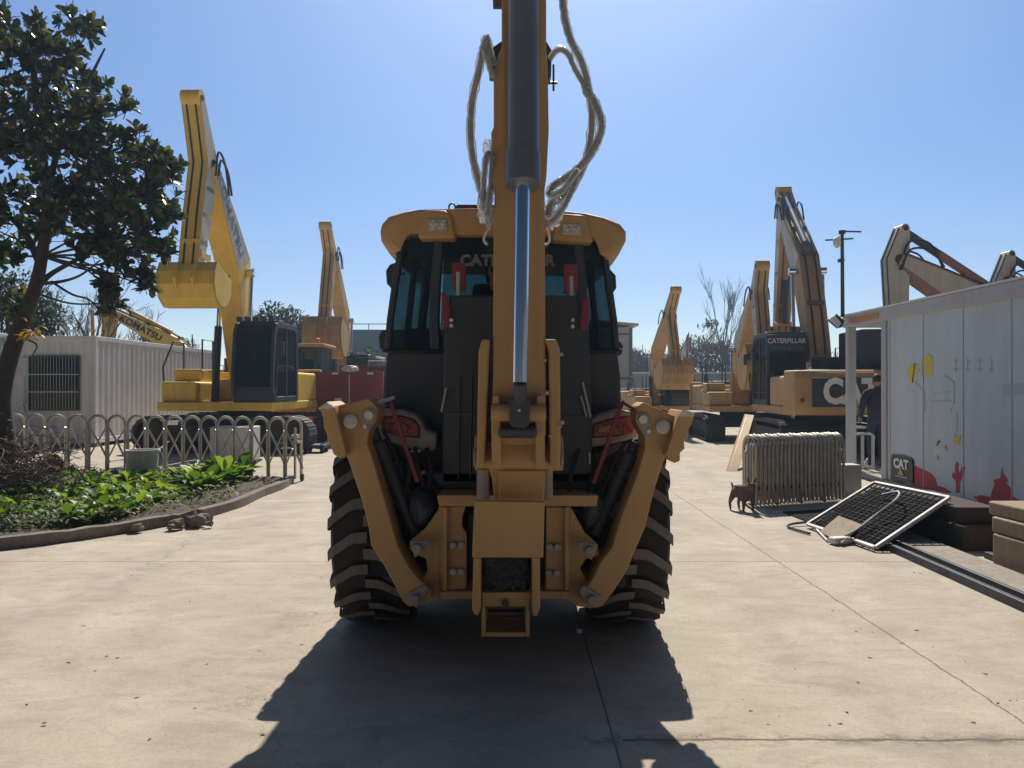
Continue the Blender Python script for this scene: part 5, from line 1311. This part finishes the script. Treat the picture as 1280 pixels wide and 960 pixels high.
def leaf_blade(m, base, dirv, up, L, w, curl=.25, n=3, fold=.15):
    """one leaf: n segments of two quads each"""
    side = dirv.cross(up)
    if side.length < 1e-4: side = V((1,0,0))
    side.normalize(); up = side.cross(dirv).normalized(); rows = []
    for i in range(n+1):
        f = i/n; c = base+dirv*(L*f)+up*(-curl*L*f*f); ww = w*(.12+.88*math.sin(math.pi*f**1.25*.82)) if f < 1 else w*.38
        rows.append((m.bm.verts.new(c-side*ww/2+up*fold*ww), m.bm.verts.new(c), m.bm.verts.new(c+side*ww/2+up*fold*ww)))
    for a, b in zip(rows, rows[1:]):
        m.bm.faces.new((a[0],a[1],b[1],b[0])); m.bm.faces.new((a[1],a[2],b[2],b[1]))
def rdir(zlo=-1, zhi=1):
    a = random.uniform(0,2*math.pi); z = random.uniform(zlo,zhi); r = math.sqrt(max(0,1-z*z)); return V((r*math.cos(a),r*math.sin(a),z))
# vegetables: several plant shapes, copied
protos = []
for k in range(5):
    random.seed(40+k); m = MB(); n = 13+k*2
    for i in range(n):
        a = i*2.4+random.uniform(-.3,.3); el = R(random.uniform(15,75)); dv = V((math.cos(a)*math.cos(el), math.sin(a)*math.cos(el), math.sin(el)))
        L = random.uniform(.13,.26); st = V((0,0,.02))+dv*random.uniform(.02,.08)
        leaf_blade(m, st, dv, V((0,0,1)), L, L*random.uniform(.5,.75), random.uniform(.2,.6), 4, random.uniform(.0,.3))
        m.tube([V((0,0,0)), st+dv*.02], .006, 4)
    protos.append(m)
proto_me = []
for k, m in enumerate(protos):
    me = bpy.data.meshes.new('leafy_plant'); m.bm.to_mesh(me); m.bm.free(); me.materials.append(MATS['vegetable_leaf']); me.shade_smooth(); proto_me.append(me)
random.seed(77); cnt = 0
spots = []
for t in range(3000):
    px, py = random.uniform(-40,350), random.uniform(595,668)
    lo = 668-.0*px if px < 130 else 668-(px-130)*.30
    if px > 240: lo -= 3
    hi = 600 if px > 60 else 612
    if not (hi < py < lo-6): continue
    g_ = ground(px, py)
    if g_.y > 12.9: continue
    if px < 110 and random.random() < .75: continue
    if any((g_-q).length < .125 for q in spots): continue
    spots.append(g_)
spots = spots[:270]
import itertools
for i, g_ in enumerate(spots):
    pxx = 640+g_.x/g_.y*960; right = pxx > 190
    o = bpy.data.objects.new('leafy_vegetable', proto_me[i % 5]); COL.objects.link(o); o.location = g_+V((0,0,.08))
    sc = random.uniform(.42,.78)*(1.75 if (pxx > 235 and g_.y > 10.6) else 1.); o.scale = (sc,sc,sc*random.uniform(.9,1.3)); o.rotation_euler = (random.uniform(-.15,.15),random.uniform(-.15,.15),random.uniform(0,6.28))
    tag(o,'green broad leaved vegetable growing among its like in the kerbed bed','vegetable','leafy vegetables in the kerbed bed')
# weeds/ground cover at the left of the bed (uncountable)
random.seed(5); m = MB()
for t in range(9000):
    px, py = random.uniform(-60,300), random.uniform(597,684); g_ = ground(px, py)
    lim = 685-(px-0)*.10 if px < 140 else 671-(px-140)*.19
    if py > lim-9: continue
    if px > 110 and random.random() < .65: continue
    for q in range(2):
        dv = rdir(.1,.95); leaf_blade(m, g_+V((random.uniform(-.04,.04),random.uniform(-.04,.04),.08+random.random()*.10)), dv, V((0,0,1)), random.uniform(.04,.085), random.uniform(.025,.05), .3, 2)
o = m.build('ground_cover','weed_leaf',None,0,smooth=180,recalc=False); tag(o,kind='stuff'); o['label']='small leaved green ground cover filling the left of the bed'; o['category']='ground cover'
random.seed(55); m = MB()
for t in range(900):
    px, py = random.uniform(-60,345), random.uniform(597,680); g_ = ground(px, py)
    if py > (676-(px-0)*.10 if px < 140 else 662-(px-140)*.24) : continue
    leaf_blade(m, g_+V((0,0,.10+random.random()*.03)), rdir(-.1,.4), V((0,0,1)), random.uniform(.04,.10), random.uniform(.02,.04), .5, 2)
o = m.build('leaf_litter','brown_leaf',None,0,smooth=180,recalc=False); tag(o,'dry brown leaf litter scattered over the planted bed','leaf litter',None,'stuff')
# dry brush heap
random.seed(9); m = MB()
for t in range(2600):
    c = V((-7.2,10.6,.1))+V((random.gauss(0,.5),random.gauss(0,.35),abs(random.gauss(0,.34)))); dv = rdir(-.3,.7); L = random.uniform(.12,.38)
    m.tube([c, c+dv*L*.5+rdir()*.04, c+dv*L], random.uniform(.003,.007), 3, cap=False)
for t in range(700):
    c = V((-7.2,10.6,.08))+V((random.gauss(0,.42),random.gauss(0,.35),abs(random.gauss(0,.2)))); leaf_blade(m, c, rdir(), V((0,0,1)), .09, .04, .4, 2)
o = m.build('brush_heap','dry_brush',None,0,smooth=0); tag(o,'heap of dry brown brushwood at the foot of the tree','brush heap')
# bed-side things
def pot(label, c, r, h, mat, cat, nm, taper=.8):
    m = MB(); m.lathe([(r*taper,0),(r,h),(r*1.06,h),(r*1.06,h-.03),(r*.95,h-.03),(r*.9,h-.06)] if 0 else [(r*taper,0),(r,h*.93),(r*1.07,h*.94),(r*1.07,h),(r*.95,h),(r*.75,h*.2)], c, (0,0,1), 24)
    o = m.build(nm, mat, None); return tag(o,label,cat)
pot('white plastic bucket behind the vegetables, in front of the folding gate', V((-6.1,12.7,.05)), .25,.52,'plastic_white','bucket','bucket',.78)
m = MB(); m.lathe([(.13,0),(.15,.02),(.02,.05),(.02,.0)],V((-6.75,11.3,.46)),V((.3,-1,.25)),20); o = m.build('round_pot_lid','terracotta'); tag(o,'round dark red lid standing on the brush at the gate','lid')
m = MB(); a, b = P(262,534,16.2), P(312,562,16.2); m.box(a.x,b.x,16.2,16.9,0,a.z); o = m.build('white_box','plastic_white',None,.02); tag(o,'white box standing behind the folding gate before the excavator tracks','box')
# low wheeled trolley left of the backhoe
T = thing('trolley','small dark wheeled trolley in shade left of the backhoe loader','trolley',P(395,560,18.5).xy.to_3d())
c = V((P(395,0,18.8).x,18.8,0)); m = MB(); m.box(c.x-.3,c.x+.25,18.6,19.2,.12,.2); m.build('deck','dark_steel',T,.01)
for dx in (-.22,.18):
    for dy in (-.1,.3): m = MB(); m.lathe([(.03,-.04),(.12,-.035),(.12,.035),(.03,.04)],c+V((dx,dy,.12)),(1,0,0),14); m.build('wheel','black_rubber',T)

# fallen leaves and grit
random.seed(13); lm = []
for k in range(3):
    m = MB(); leaf_blade(m, V((-.03,0,.006)), V((1,0,.15)).normalized(), V((0,0,1)), .06+.015*k, .028, .5, 3); me = bpy.data.meshes.new('dry_leaf'); m.bm.to_mesh(me); m.bm.free(); me.materials.append(MATS['leaf_dry']); lm.append(me)
pos = [(213,776),(105,782),(165,719),(230,683),(87,828),(134,820),(148,822),(120,838),(35,880),(57,903),(55,907),(244,885),(723,790),(1040,763),(1087,822),(1145,788),(1165,808),(1125,804),(1075,786),(1090,790),(1069,789),(928,874),(938,888),(960,905),(993,836),(1010,858),(1230,842),(1246,878),(1270,875),(1205,826),(1150,717),(1142,716)]
for i, (x, y) in enumerate(pos + [(random.uniform(0,1280), random.uniform(690,958)) for _ in range(26)]):
    if 420 < x < 870 and i > 12: continue
    o = bpy.data.objects.new('dry_leaf', lm[i%3]); COL.objects.link(o); o.location = ground(x,y); o.rotation_euler = (random.uniform(-.2,.2),random.uniform(-.2,.2),random.uniform(0,6.3)); sc = random.uniform(.22,.6); o.scale = (sc,)*3
    tag(o,'small dry brown leaf fallen on the concrete yard','leaf','dry leaves on the concrete')
o = MB(); q = ground(724,791); o.obox(q+V((0,0,.015)),(.035,.03,.03),Matrix.Rotation(.5,3,'Z')); o = o.build('white_pebble','letter_white',None,.008); tag(o,'tiny white pebble in the shadow of the backhoe loader','pebble')
# ================================================================== trees
def branch_tube(m, pts, r0, r1, seg=8):
    pts = smooth_path(pts, 5); n = len(pts); m.tube(pts, [r0+(r1-r0)*i/(n-1) for i in range(n)], seg)
# --- big magnolia at the left
T = thing('magnolia_tree', 'large dark broad leaved tree with leaning trunk at the left edge', 'tree', (-7.25,11.0,0))
D = 11.
m = MB()
trunk = [V((-7.35,D,0)),P(6,560,D),P(2,500,D),P(10,455,D),P(28,400,D),P(42,365,D),P(52,320,D),P(58,250,D+.1),P(50,170,D+.2),P(40,80,D+.2)]
branch_tube(m, trunk, .155, .04, 12)
branch_tube(m, [P(40,372,D),P(60,345,D+.1),P(100,322,D),P(125,305,D-.1)], .05,.015)
branch_tube(m, [P(45,355,D),P(75,352,D-.2),P(100,344,D-.3),P(125,325,D-.3)], .03,.01)
branch_tube(m, [P(64,352,D-.2),P(90,368,D-.3),P(112,375,D-.3),P(130,395,D-.3)], .02,.008)
branch_tube(m, [P(50,330,D),P(30,290,D+.3),P(0,260,D+.4),P(-60,200,D+.3)], .06,.02)
branch_tube(m, [P(56,270,D),P(100,220,D+.2),P(150,190,D),P(200,200,D-.1)], .05,.012)
branch_tube(m, [P(56,250,D),P(80,160,D-.2),P(110,100,D-.2),P(130,60,D)], .05,.012)
branch_tube(m, [P(20,420,D),P(45,430,D-.2),P(40,445,D-.2)], .02,.006)
m.build('trunk','bark',T)
blobs = [ # px, py, rpx, dd, n rosettes
 (20,50,55,0,46),(75,70,38,.3,26),(95,30,20,-.2,9),(112,35,14,.4,5),(40,130,60,.2,60),(95,130,36,-.3,30),(120,100,18,.2,8),(-30,90,60,0,36),(-60,180,70,0,40),
 (60,190,40,-.4,30),(20,170,45,.4,30),(110,165,26,.3,12),(150,128,15,0,6),(140,195,34,0,28),(175,180,26,.3,16),(200,200,22,-.2,13),(120,240,42,.2,44),(165,240,40,-.3,40),(198,250,26,.2,18),
 (80,250,34,-.2,28),(60,285,26,.3,16),(110,290,32,0,26),(150,290,34,.3,28),(190,295,26,-.2,16),(205,315,14,0,6),(160,325,22,0,13),(145,345,16,.1,8),(182,345,14,0,8),(186,358,9,0,4),
 (132,358,14,-.3,8),(142,378,13,-.3,7),(10,245,26,.2,14),(0,290,28,.1,16),(15,320,18,-.1,8),(-30,300,40,.3,22),(0,370,25,.3,10),(30,390,16,.1,4),(215,225,10,.1,4),(208,270,12,.2,5)]
random.seed(21); m = MB()
def rosette(c, ax, n, L):
    tv = ax.orthogonal().normalized(); bv = ax.cross(tv)
    for i in range(n):
        a = i*2.4+random.uniform(-.3,.3); sp = random.uniform(.35,1.25)
        dv = (ax*math.cos(sp)+(tv*math.cos(a)+bv*math.sin(a))*math.sin(sp)).normalized()
        l = L*random.uniform(.7,1.15); leaf_blade(m, c-ax*random.uniform(0,.06), dv, ax, l, l*random.uniform(.42,.56), random.uniform(-.1,.35), 4, .10)
twigs = MB()
for px, py, r, dd, n in blobs:
    c = P(px,py,D+dd); rr = r/FPX*D
    for k in range(int(n*1.15)):
        u = rdir(); q = c+V((u.x*rr*1.0, u.y*rr*1.3, u.z*rr*1.0))*(random.random()**.33)
        ax = (u*.8+V((0,0,.7))+rdir()*.5).normalized(); rosette(q, ax, random.randint(7,10), .17)
        twigs.tube([q, q-ax*random.uniform(.15,.3)+rdir()*.03], .006, 3, cap=False)
    q = min(trunk, key=lambda t: (t-c).length)
    branch_tube(twigs, [q, q.lerp(c,.5)+rdir()*.15, c], .022, .008, 5)
m.build('crown','magnolia_leaf',T,0,smooth=180,recalc=False)
twigs.build('twigs','bark',T,0,smooth=60)
m = MB(); random.seed(4)
for k in range(26):
    c = P(random.gauss(38,6),random.gauss(414,6),D-.35+random.uniform(-.2,.2)); 
    leaf_blade(m, c, rdir(-.4,.6), V((0,0,1)), .14, .06, .3, 3)
m.build('yellow_leaves','yellow_leaf',T,0,smooth=180,recalc=False)
# --- generic evergreen
def evergreen(label, base, blobs, n_leaf, L, mat='evergreen_leaf', trunk_r=.15, cat='tree', nm='evergreen_tree', grp=None, seed=1):
    random.seed(seed); T = thing(nm, label, cat, base, 0, grp); m = MB(); tw = MB()
    top = V((base[0], base[1], max(b[0].z for b in blobs))); branch_tube(tw, [V(base), V(base).lerp(top,.5)+V((.1,0,0)), top], trunk_r, trunk_r*.2)
    for c, r in blobs:
        branch_tube(tw, [V((base[0],base[1],c.z*.5)), (V(base)+c)/2+V((0,0,.3)), c], trunk_r*.4, .02, 5)
        for k in range(n_leaf):
            u = rdir(); f = random.random()**.4; nn = 1+.35*noise.noise(u*2.3+c); q = c+V((u.x*r,u.y*r,u.z*r*.85))*f*nn
            leaf_blade(m, q, (u+rdir()*.9).normalized(), V((0,0,1)), L*random.uniform(.6,1.2), L*.45, .2, 2)
    tw.build('trunk','bark',T); m.build('crown',mat,T,0,smooth=180,recalc=False); return T
evergreen('rounded green tree between the yellow excavator and the tall tan arm', (-12.,44,0), [(P(345,400,44),1.2),(P(362,405,44),1.1),(P(330,410,44),1.0),(P(350,418,44),1.4),(P(372,420,44),1.0),(P(320,424,44),1.0),(P(340,432,44),1.4)], 420, .34, seed=3)
evergreen('dark dense evergreen tree behind the left containers', (-17.8,27,0), [(P(20,365,27),1.0),(P(40,385,27),.9),(P(0,380,27),1.1),(P(60,400,27),.75),(P(20,405,27),1.2),(P(-30,370,27),1.2)], 700, .2, seed=5)
evergreen('pale green bush seen above the red truck tailgate', (-8.6,48,0), [(P(452,452,48),.7),(P(462,446,48),.6),(P(474,455,48),.7),(P(440,450,48),.6)], 300, .22, cat='bush', nm='bush', seed=6)
evergreen('low evergreen top peeking over the container beside the guard rail', (-17.5,42,0), [(P(235,436,42),.6),(P(222,440,42),.5),(P(200,425,42),.7),(P(182,418,42),.5)], 260, .2, cat='bush', nm='bush', seed=8)
# --- bare trees
def bare(label, base, h, spread, n=5, seed=1, nm='bare_tree', grp='bare winter trees', r0=.09, tall=False):
    random.seed(seed); T = thing(nm, label, 'tree', base, 0, grp); m = MB(); tw = MB()
    def rec(p, d, L, r, lv):
        e = p+d*L; mid = (p+e)/2+rdir()*L*.06; (m if lv < 1 else tw).tube([p,mid,e],[r,r*.8,r*.6], 5 if lv < 2 else 3, cap=False)
        if lv >= 4 or r < .004: return
        for k in range(random.randint(3,5)):
            f = random.uniform(.35,1.); dv = (d+rdir()*(.35 if tall else spread)+V((0,0,.25))).normalized(); rec(p.lerp(e,f), dv, L*random.uniform(.5,.72), r*.55, lv+1)
    b = V(base)
    for k in range(n):
        dv = (V((0,0,1))+rdir()*(.05 if tall else .35)).normalized(); rec(b, dv, h*.5, r0, 0)
    m.build('trunk','twig',T,0,smooth=60); tw.build('twigs','twig',T,0,smooth=0); return T
bare('bare winter tree above the left containers, beside the dark evergreen', (-17.6,31.5,0), 6.0, .8, 4, 2)
bare('bare winter tree just right of the pale building', (9.5,58,0), 5.2, .8, 3, 3)
bare('bare winter tree behind the small tan excavator', (12.0,60,0), 4.6, .8, 3, 4)
bare('tall slender bare poplar left of the right hand excavators', (17.6,64,0), 11.0, .4, 1, 5, tall=True, r0=.11)
bare('smaller bare tree beside the tall slender poplar', (16.3,63,0), 6.6, .6, 2, 6)
bare('bare tree right of the tall slender poplar, near the tan excavator', (19.2,64,0), 8., .6, 2, 7)
bare('arching bare sapling bending above the far wall', (13.7,58,0), 2.5, .7, 1, 8)
T = thing('bent_sapling','long thin sapling arching up with a leafy tuft at its tip','sapling',(14.2,55.0,0))
m = MB(); pp = [V((P(868,0,55).x,55,0)),P(868,448,55),P(880,430,55),P(893,416,55),P(897,404,55),P(894,400,55),P(888,401,55)]; m.tube(smooth_path(pp,5),.05,5); m.build('stem','twig',T)
random.seed(3); m = MB()
for c, n in ((P(887,402,55),36),(P(884,406,55),16),(P(873,420,55),20),(P(878,424,55),10)):
    for k in range(n): leaf_blade(m, c+V((random.gauss(0,.35),random.gauss(0,.3),random.gauss(0,.12))), rdir(-.8,.3), V((0,0,1)), .38,.13,.3,2)
m.build('leaves','evergreen_leaf',T,0,smooth=180,recalc=False)
# far scrub behind the wall (one mass)
random.seed(15); m = MB()
for k in range(9000):
    x = random.uniform(2,26); top = 4.0+1.1*noise.noise(V((x*.35,0,0)))+(1.0 if 14 < x < 19 else 0); z = random.uniform(1.4,max(1.6,top)); c = V((x, random.uniform(61,66), z))
    dv = rdir(.0,1); m.tube([c, c+dv*random.uniform(.3,.8)], .03, 3, cap=False)
    if k % 3 == 0: leaf_blade(m, c, rdir(), V((0,0,1)), .5,.3,.2,2)
o = m.build('far_thicket','dry_brush',None,0,smooth=0); tag(o,'brown leafless thicket beyond the far wall','thicket',None,'stuff')
# ================================================================== person and dog
def skin(nm, nodes, edges, mat, par=None, root=0, sub=2):
    """nodes: list of (xyz, radius or (rx,ry)) ; grown with a Skin modifier then baked to a mesh"""
    me = bpy.data.meshes.new('t'); me.from_pydata([n[0] for n in nodes], edges, []); o = bpy.data.objects.new('t', me); COL.objects.link(o)
    sk = o.modifiers.new('s','SKIN'); ly = me.skin_vertices[0] if me.skin_vertices else None
    if ly is None:
        bmx = bmesh.new(); bmx.from_mesh(me); bmx.verts.layers.skin.verify(); bmx.to_mesh(me); bmx.free(); ly = me.skin_vertices[0]
    for i, n in enumerate(nodes):
        r = n[1]; ly.data[i].radius = (r, r) if not isinstance(r, tuple) else r; ly.data[i].use_root = (i == root)
    sb = o.modifiers.new('b','SUBSURF'); sb.levels = sub
    bpy.context.view_layer.update(); dg = bpy.context.evaluated_depsgraph_get(); m2 = bpy.data.meshes.new_from_object(o.evaluated_get(dg)); bpy.data.objects.remove(o)
    mb = MB(); mb.bm.from_mesh(m2); mb.bm.transform(Matrix()); return mb.build(nm, mat, par, 0, smooth=180)
T = thing('person', 'person in dark jacket and trousers standing behind the office corner, seen from behind', 'person', (6.86,14.45,.09))
X, Yp, Z = 6.86, 14.45, .09
def p_(x, y, z): return (X+x, Yp+y, Z+z)
skin('body', [(p_(0,0,.93),.13),(p_(0,0,1.1),(.15,.11)),(p_(0,.0,1.3),(.17,.115)),(p_(0,0,1.42),(.13,.09)),(p_(0,-.01,1.5),.058),
  (p_(.09,0,.88),.095),(p_(.10,.02,.48),.062),(p_(.10,.0,.1),.045),(p_(.10,.12,.04),.04),(p_(-.09,0,.88),.095),(p_(-.11,.02,.48),.062),(p_(-.11,0,.1),.045),(p_(-.11,.12,.04),.04),
  (p_(.19,0,1.40),.065),(p_(.25,.0,1.12),.045),(p_(.24,.14,.92),.035),(p_(-.19,0,1.40),.065),(p_(-.26,.0,1.12),.045),(p_(-.23,.15,.93),.035)],
 [(0,1),(1,2),(2,3),(3,4),(0,5),(5,6),(6,7),(7,8),(0,9),(9,10),(10,11),(11,12),(3,13),(13,14),(14,15),(3,16),(16,17),(17,18)], 'trousers', T)
skin('jacket', [(p_(0,0,.86),(.175,.14)),(p_(0,0,1.1),(.185,.145)),(p_(0,0,1.32),(.20,.145)),(p_(0,0,1.44),(.13,.10)),(p_(0,0,1.49),.072),
  (p_(.21,0,1.39),.085),(p_(.27,0,1.12),.062),(p_(.25,.13,.93),.05),(p_(-.21,0,1.39),.085),(p_(-.28,0,1.12),.062),(p_(-.24,.14,.94),.05)],
 [(0,1),(1,2),(2,3),(3,4),(3,5),(5,6),(6,7),(3,8),(8,9),(9,10)], 'jacket', T)
m = MB(); bmesh.ops.create_icosphere(m.bm, subdivisions=4, radius=1)
for v in m.bm.verts:
    q = v.co.copy(); x, y, z = q.x*.075, q.y*.095, q.z*.12
    if q.z < -.3: x *= 1+(q.z+.3)*.35; y *= 1+(q.z+.3)*.2
    if abs(q.x) < .22 and q.y > .85 and -.35 < q.z < .15: y += .02
    v.co = V(p_(x, y+.01, z+1.62))
m.build('head','skin',T)
for s in (-1,1):
    m = MB(); m.obox(V(p_(s*.078,.0,1.61)),(.014,.035,.055)); m.build('ear','skin',T,.006)
    m = MB()
    for k in range(4):
        c = V(p_(s*(.235+.0), .17+.0, .90)); m.tube([c+V(((k-1.5)*.016,0,0)), c+V(((k-1.5)*.018,.02,-.045)), c+V(((k-1.5)*.016,.01,-.085+.006*k))], .008, 6)
    c = V(p_(s*.235,.17,.91)); m.tube([c+V((-s*.03,0,0)), c+V((-s*.05,.02,-.03)), c+V((-s*.045,.03,-.06))], .009, 6); m.obox(c+V((0,0,.0)),(.07,.035,.06)); m.build('hand','skin',T,.008)
m = MB(); bmesh.ops.create_icosphere(m.bm, subdivisions=4, radius=1)
for v in m.bm.verts:
    q = v.co.copy(); f = 1+.05*noise.noise(q*9); v.co = V(p_(q.x*.083*f, q.y*.10*f-.010-(.012 if q.y > 0 else 0), max(q.z,-.25 if q.y < .2 else .25)*.125*f+1.64))
m.build('hair','hair',T)

# small brown dog, standing in profile to the right, head turned towards us
c0 = ground(926,638); DX, DY = c0.x, c0.y
T = thing('dog', 'small dark brown dog with upright ears standing beside the folded gate', 'dog', (DX,DY,0))
def d_(x, y, z): return (DX+x, DY+y, z)
skin('body', [(d_(-.06,.03,.245),(.072,.078)),(d_(.02,.0,.235),(.076,.085)),(d_(.09,-.04,.245),(.082,.095)),(d_(.145,-.08,.31),.058),(d_(.16,-.11,.355),(.062,.058)),(d_(.165,-.185,.335),.032),
  (d_(-.10,.03,.20),.052),(d_(-.125,.01,.15),.036),(d_(-.15,.03,.09),.021),(d_(-.135,.005,.02),.014),(d_(-.13,-.03,.012),.013),
  (d_(-.03,.11,.19),.046),(d_(-.035,.10,.14),.033),(d_(-.06,.12,.085),.020),(d_(-.045,.10,.02),.014),(d_(-.04,.065,.012),.013),
  (d_(.06,-.08,.18),.042),(d_(.055,-.085,.10),.026),(d_(.05,-.085,.02),.015),(d_(.055,-.11,.012),.014),
  (d_(.15,-.01,.18),.042),(d_(.155,-.015,.10),.026),(d_(.15,-.01,.02),.015),(d_(.155,-.04,.012),.014),
  (d_(-.12,.075,.29),.016),(d_(-.145,.10,.35),.009)],
 [(0,1),(1,2),(2,3),(3,4),(4,5),(0,6),(6,7),(7,8),(8,9),(9,10),(0,11),(11,12),(12,13),(13,14),(14,15),(2,16),(16,17),(17,18),(18,19),(2,20),(20,21),(21,22),(22,23),(0,24),(24,25)], 'dog_fur', T, root=1)
for s in (-1,1):
    m = MB(); b = V(d_(.16+s*.036,-.115,.385)); m.loft([[b+V((-.02,-.006,0)),b+V((.02,-.006,0)),b+V((.018,.01,0)),b+V((-.018,.01,0))],[b+V((-.014+s*.01,0,.035)),b+V((.014+s*.01,0,.035)),b+V((.012+s*.01,.008,.035)),b+V((-.012+s*.01,.008,.035))],[b+V((s*.016-.002,.004,.07)),b+V((s*.016+.002,.004,.07)),b+V((s*.016+.002,.007,.07)),b+V((s*.016-.002,.007,.07))]]); m.build('ear','dog_fur',T,.003)
    m = MB(); bmesh.ops.create_uvsphere(m.bm, u_segments=10, v_segments=8, radius=.007)
    for v in m.bm.verts: v.co += V(d_(.162+s*.02,-.158,.362))
    m.build('eye','hair',T)
m = MB(); bmesh.ops.create_uvsphere(m.bm, u_segments=10, v_segments=8, radius=.011)
for v in m.bm.verts: v.co += V(d_(.165,-.212,.338))
m.build('nose','hair',T)
T.rotation_euler = (0,0,-.5)
# ================================================================== thin bright air added in place of lens glare
m = MB(); m.box(-60,60,-12,75,-1,16); hz = m.build('glare_haze','flag_red',None,0,smooth=0)
hm = bpy.data.materials.new('glare_air'); hm.use_nodes = True; hn = hm.node_tree; hn.nodes.remove(hn.nodes['Principled BSDF'])
pv = hn.nodes.new('ShaderNodeVolumePrincipled'); pv.inputs['Color'].default_value = (.55,.76,1,1); pv.inputs['Density'].default_value = .0013; pv.inputs['Anisotropy'].default_value = .55
hn.links.new(pv.outputs[0], hn.nodes['Material Output'].inputs['Volume'])
hz.data.materials.clear(); hz.data.materials.append(hm); tag(hz,'thin bright air added over the yard in place of lens glare','glare_haze',None,'stuff')
# ================================================================== ground, light, camera
m = MB(); m.quad((-500,-900,0),(500,-900,0),(500,900,0),(-500,900,0)); g = m.build('ground', 'yard_concrete', smooth=0); tag(g, kind='structure')
SUN_EL, SUN_AZ = 45., 5.5     # azimuth clockwise from +Y
w = bpy.data.worlds.new('World'); S.world = w; w.use_nodes = True; nt = w.node_tree
bg = nt.nodes['Background']; sk = nt.nodes.new('ShaderNodeTexSky'); sk.sky_type = 'NISHITA'; sk.sun_disc = False
sk.sun_elevation = R(SUN_EL); sk.sun_rotation = R(SUN_AZ); sk.air_density = 1.0; sk.dust_density = .3; sk.ozone_density = 4.; sk.altitude = 0
gm = nt.nodes.new('ShaderNodeGamma'); gm.inputs[1].default_value = .62; nt.links.new(sk.outputs[0], gm.inputs[0])
tc = nt.nodes.new('ShaderNodeTexCoord'); sp = nt.nodes.new('ShaderNodeSeparateXYZ'); nt.links.new(tc.outputs['Generated'], sp.inputs[0])
mr = nt.nodes.new('ShaderNodeMapRange'); mr.interpolation_type = 'SMOOTHSTEP'; nt.links.new(sp.outputs[1], mr.inputs[0])
for i, v in ((1,-.25),(2,.85),(3,.22),(4,1.66)): mr.inputs[i].default_value = v   # brighter on the sun's side
vm = nt.nodes.new('ShaderNodeVectorMath'); vm.operation = 'SCALE'; nt.links.new(gm.outputs[0], vm.inputs[0]); nt.links.new(mr.outputs[0], vm.inputs['Scale'])
dt = nt.nodes.new('ShaderNodeVectorMath'); dt.operation = 'DOT_PRODUCT'; nt.links.new(tc.outputs['Generated'], dt.inputs[0])
_a, _e = R(SUN_AZ), R(SUN_EL); dt.inputs[1].default_value = (math.sin(_a)*math.cos(_e), math.cos(_a)*math.cos(_e), math.sin(_e))
glow = mathn(nt, 'MULTIPLY', mathn(nt, 'POWER', mathn(nt, 'MAXIMUM', dt.outputs['Value'], 0.), 14.), 3.8)   # bright haze round the sun
tn = nt.nodes.new('ShaderNodeMix'); tn.data_type = 'RGBA'; tn.blend_type = 'MULTIPLY'; tn.inputs[0].default_value = 1; tn.inputs[7].default_value = (.65,.86,1.22,1)
nt.links.new(vm.outputs[0], tn.inputs[6]); hz_ = mathn(nt, 'POWER', mathn(nt, 'SUBTRACT', 1., mathn(nt, 'ABSOLUTE', sp.outputs[2])), 11.)
hz_ = mathn(nt, 'MULTIPLY', hz_, mathn(nt, 'DIVIDE', mr.outputs[0], 1.66))
hv = nt.nodes.new('ShaderNodeVectorMath'); hv.operation = 'SCALE'; hv.inputs[0].default_value = (4.4,3.8,.6); nt.links.new(hz_, hv.inputs['Scale'])
hv2 = nt.nodes.new('ShaderNodeVectorMath'); hv2.operation = 'ADD'; nt.links.new(hv.outputs[0], hv2.inputs[0]); nt.links.new(tn.outputs[2], hv2.inputs[1])
gl = nt.nodes.new('ShaderNodeVectorMath'); gl.operation = 'SCALE'; gl.inputs[0].default_value = (1.,1.05,1.0); nt.links.new(glow, gl.inputs['Scale'])
ga = nt.nodes.new('ShaderNodeVectorMath'); ga.operation = 'ADD'; nt.links.new(hv2.outputs[0], ga.inputs[0]); nt.links.new(gl.outputs[0], ga.inputs[1]); nt.links.new(ga.outputs[0], bg.inputs[0]); bg.inputs[1].default_value = .1
sl = bpy.data.lights.new('sun', 'SUN'); sl.energy = 5.; sl.angle = R(.5); sl.color = (1,.93,.82)
so = bpy.data.objects.new('sun', sl); COL.objects.link(so)
dirv = V((math.sin(R(SUN_AZ))*math.cos(R(SUN_EL)), math.cos(R(SUN_AZ))*math.cos(R(SUN_EL)), math.sin(R(SUN_EL))))
so.rotation_euler = dirv.to_track_quat('Z', 'Y').to_euler(); so.location = (0,0,30)
cam = bpy.data.cameras.new('camera'); cam.lens = 27.; cam.sensor_width = 36.; cam.clip_end = 2000
co = bpy.data.objects.new('camera', cam); COL.objects.link(co); co.location = (0,0,CAMH); co.rotation_euler = (R(90)+math.atan((HOR-480)/FPX), 0, 0)
S.camera = co
S.view_settings.view_transform = 'Standard'; S.view_settings.look = 'None'; S.view_settings.exposure = .18; S.view_settings.gamma = 1
S.cycles.use_denoising = True
S.cycles.max_bounces = 8; S.cycles.transparent_max_bounces = 16
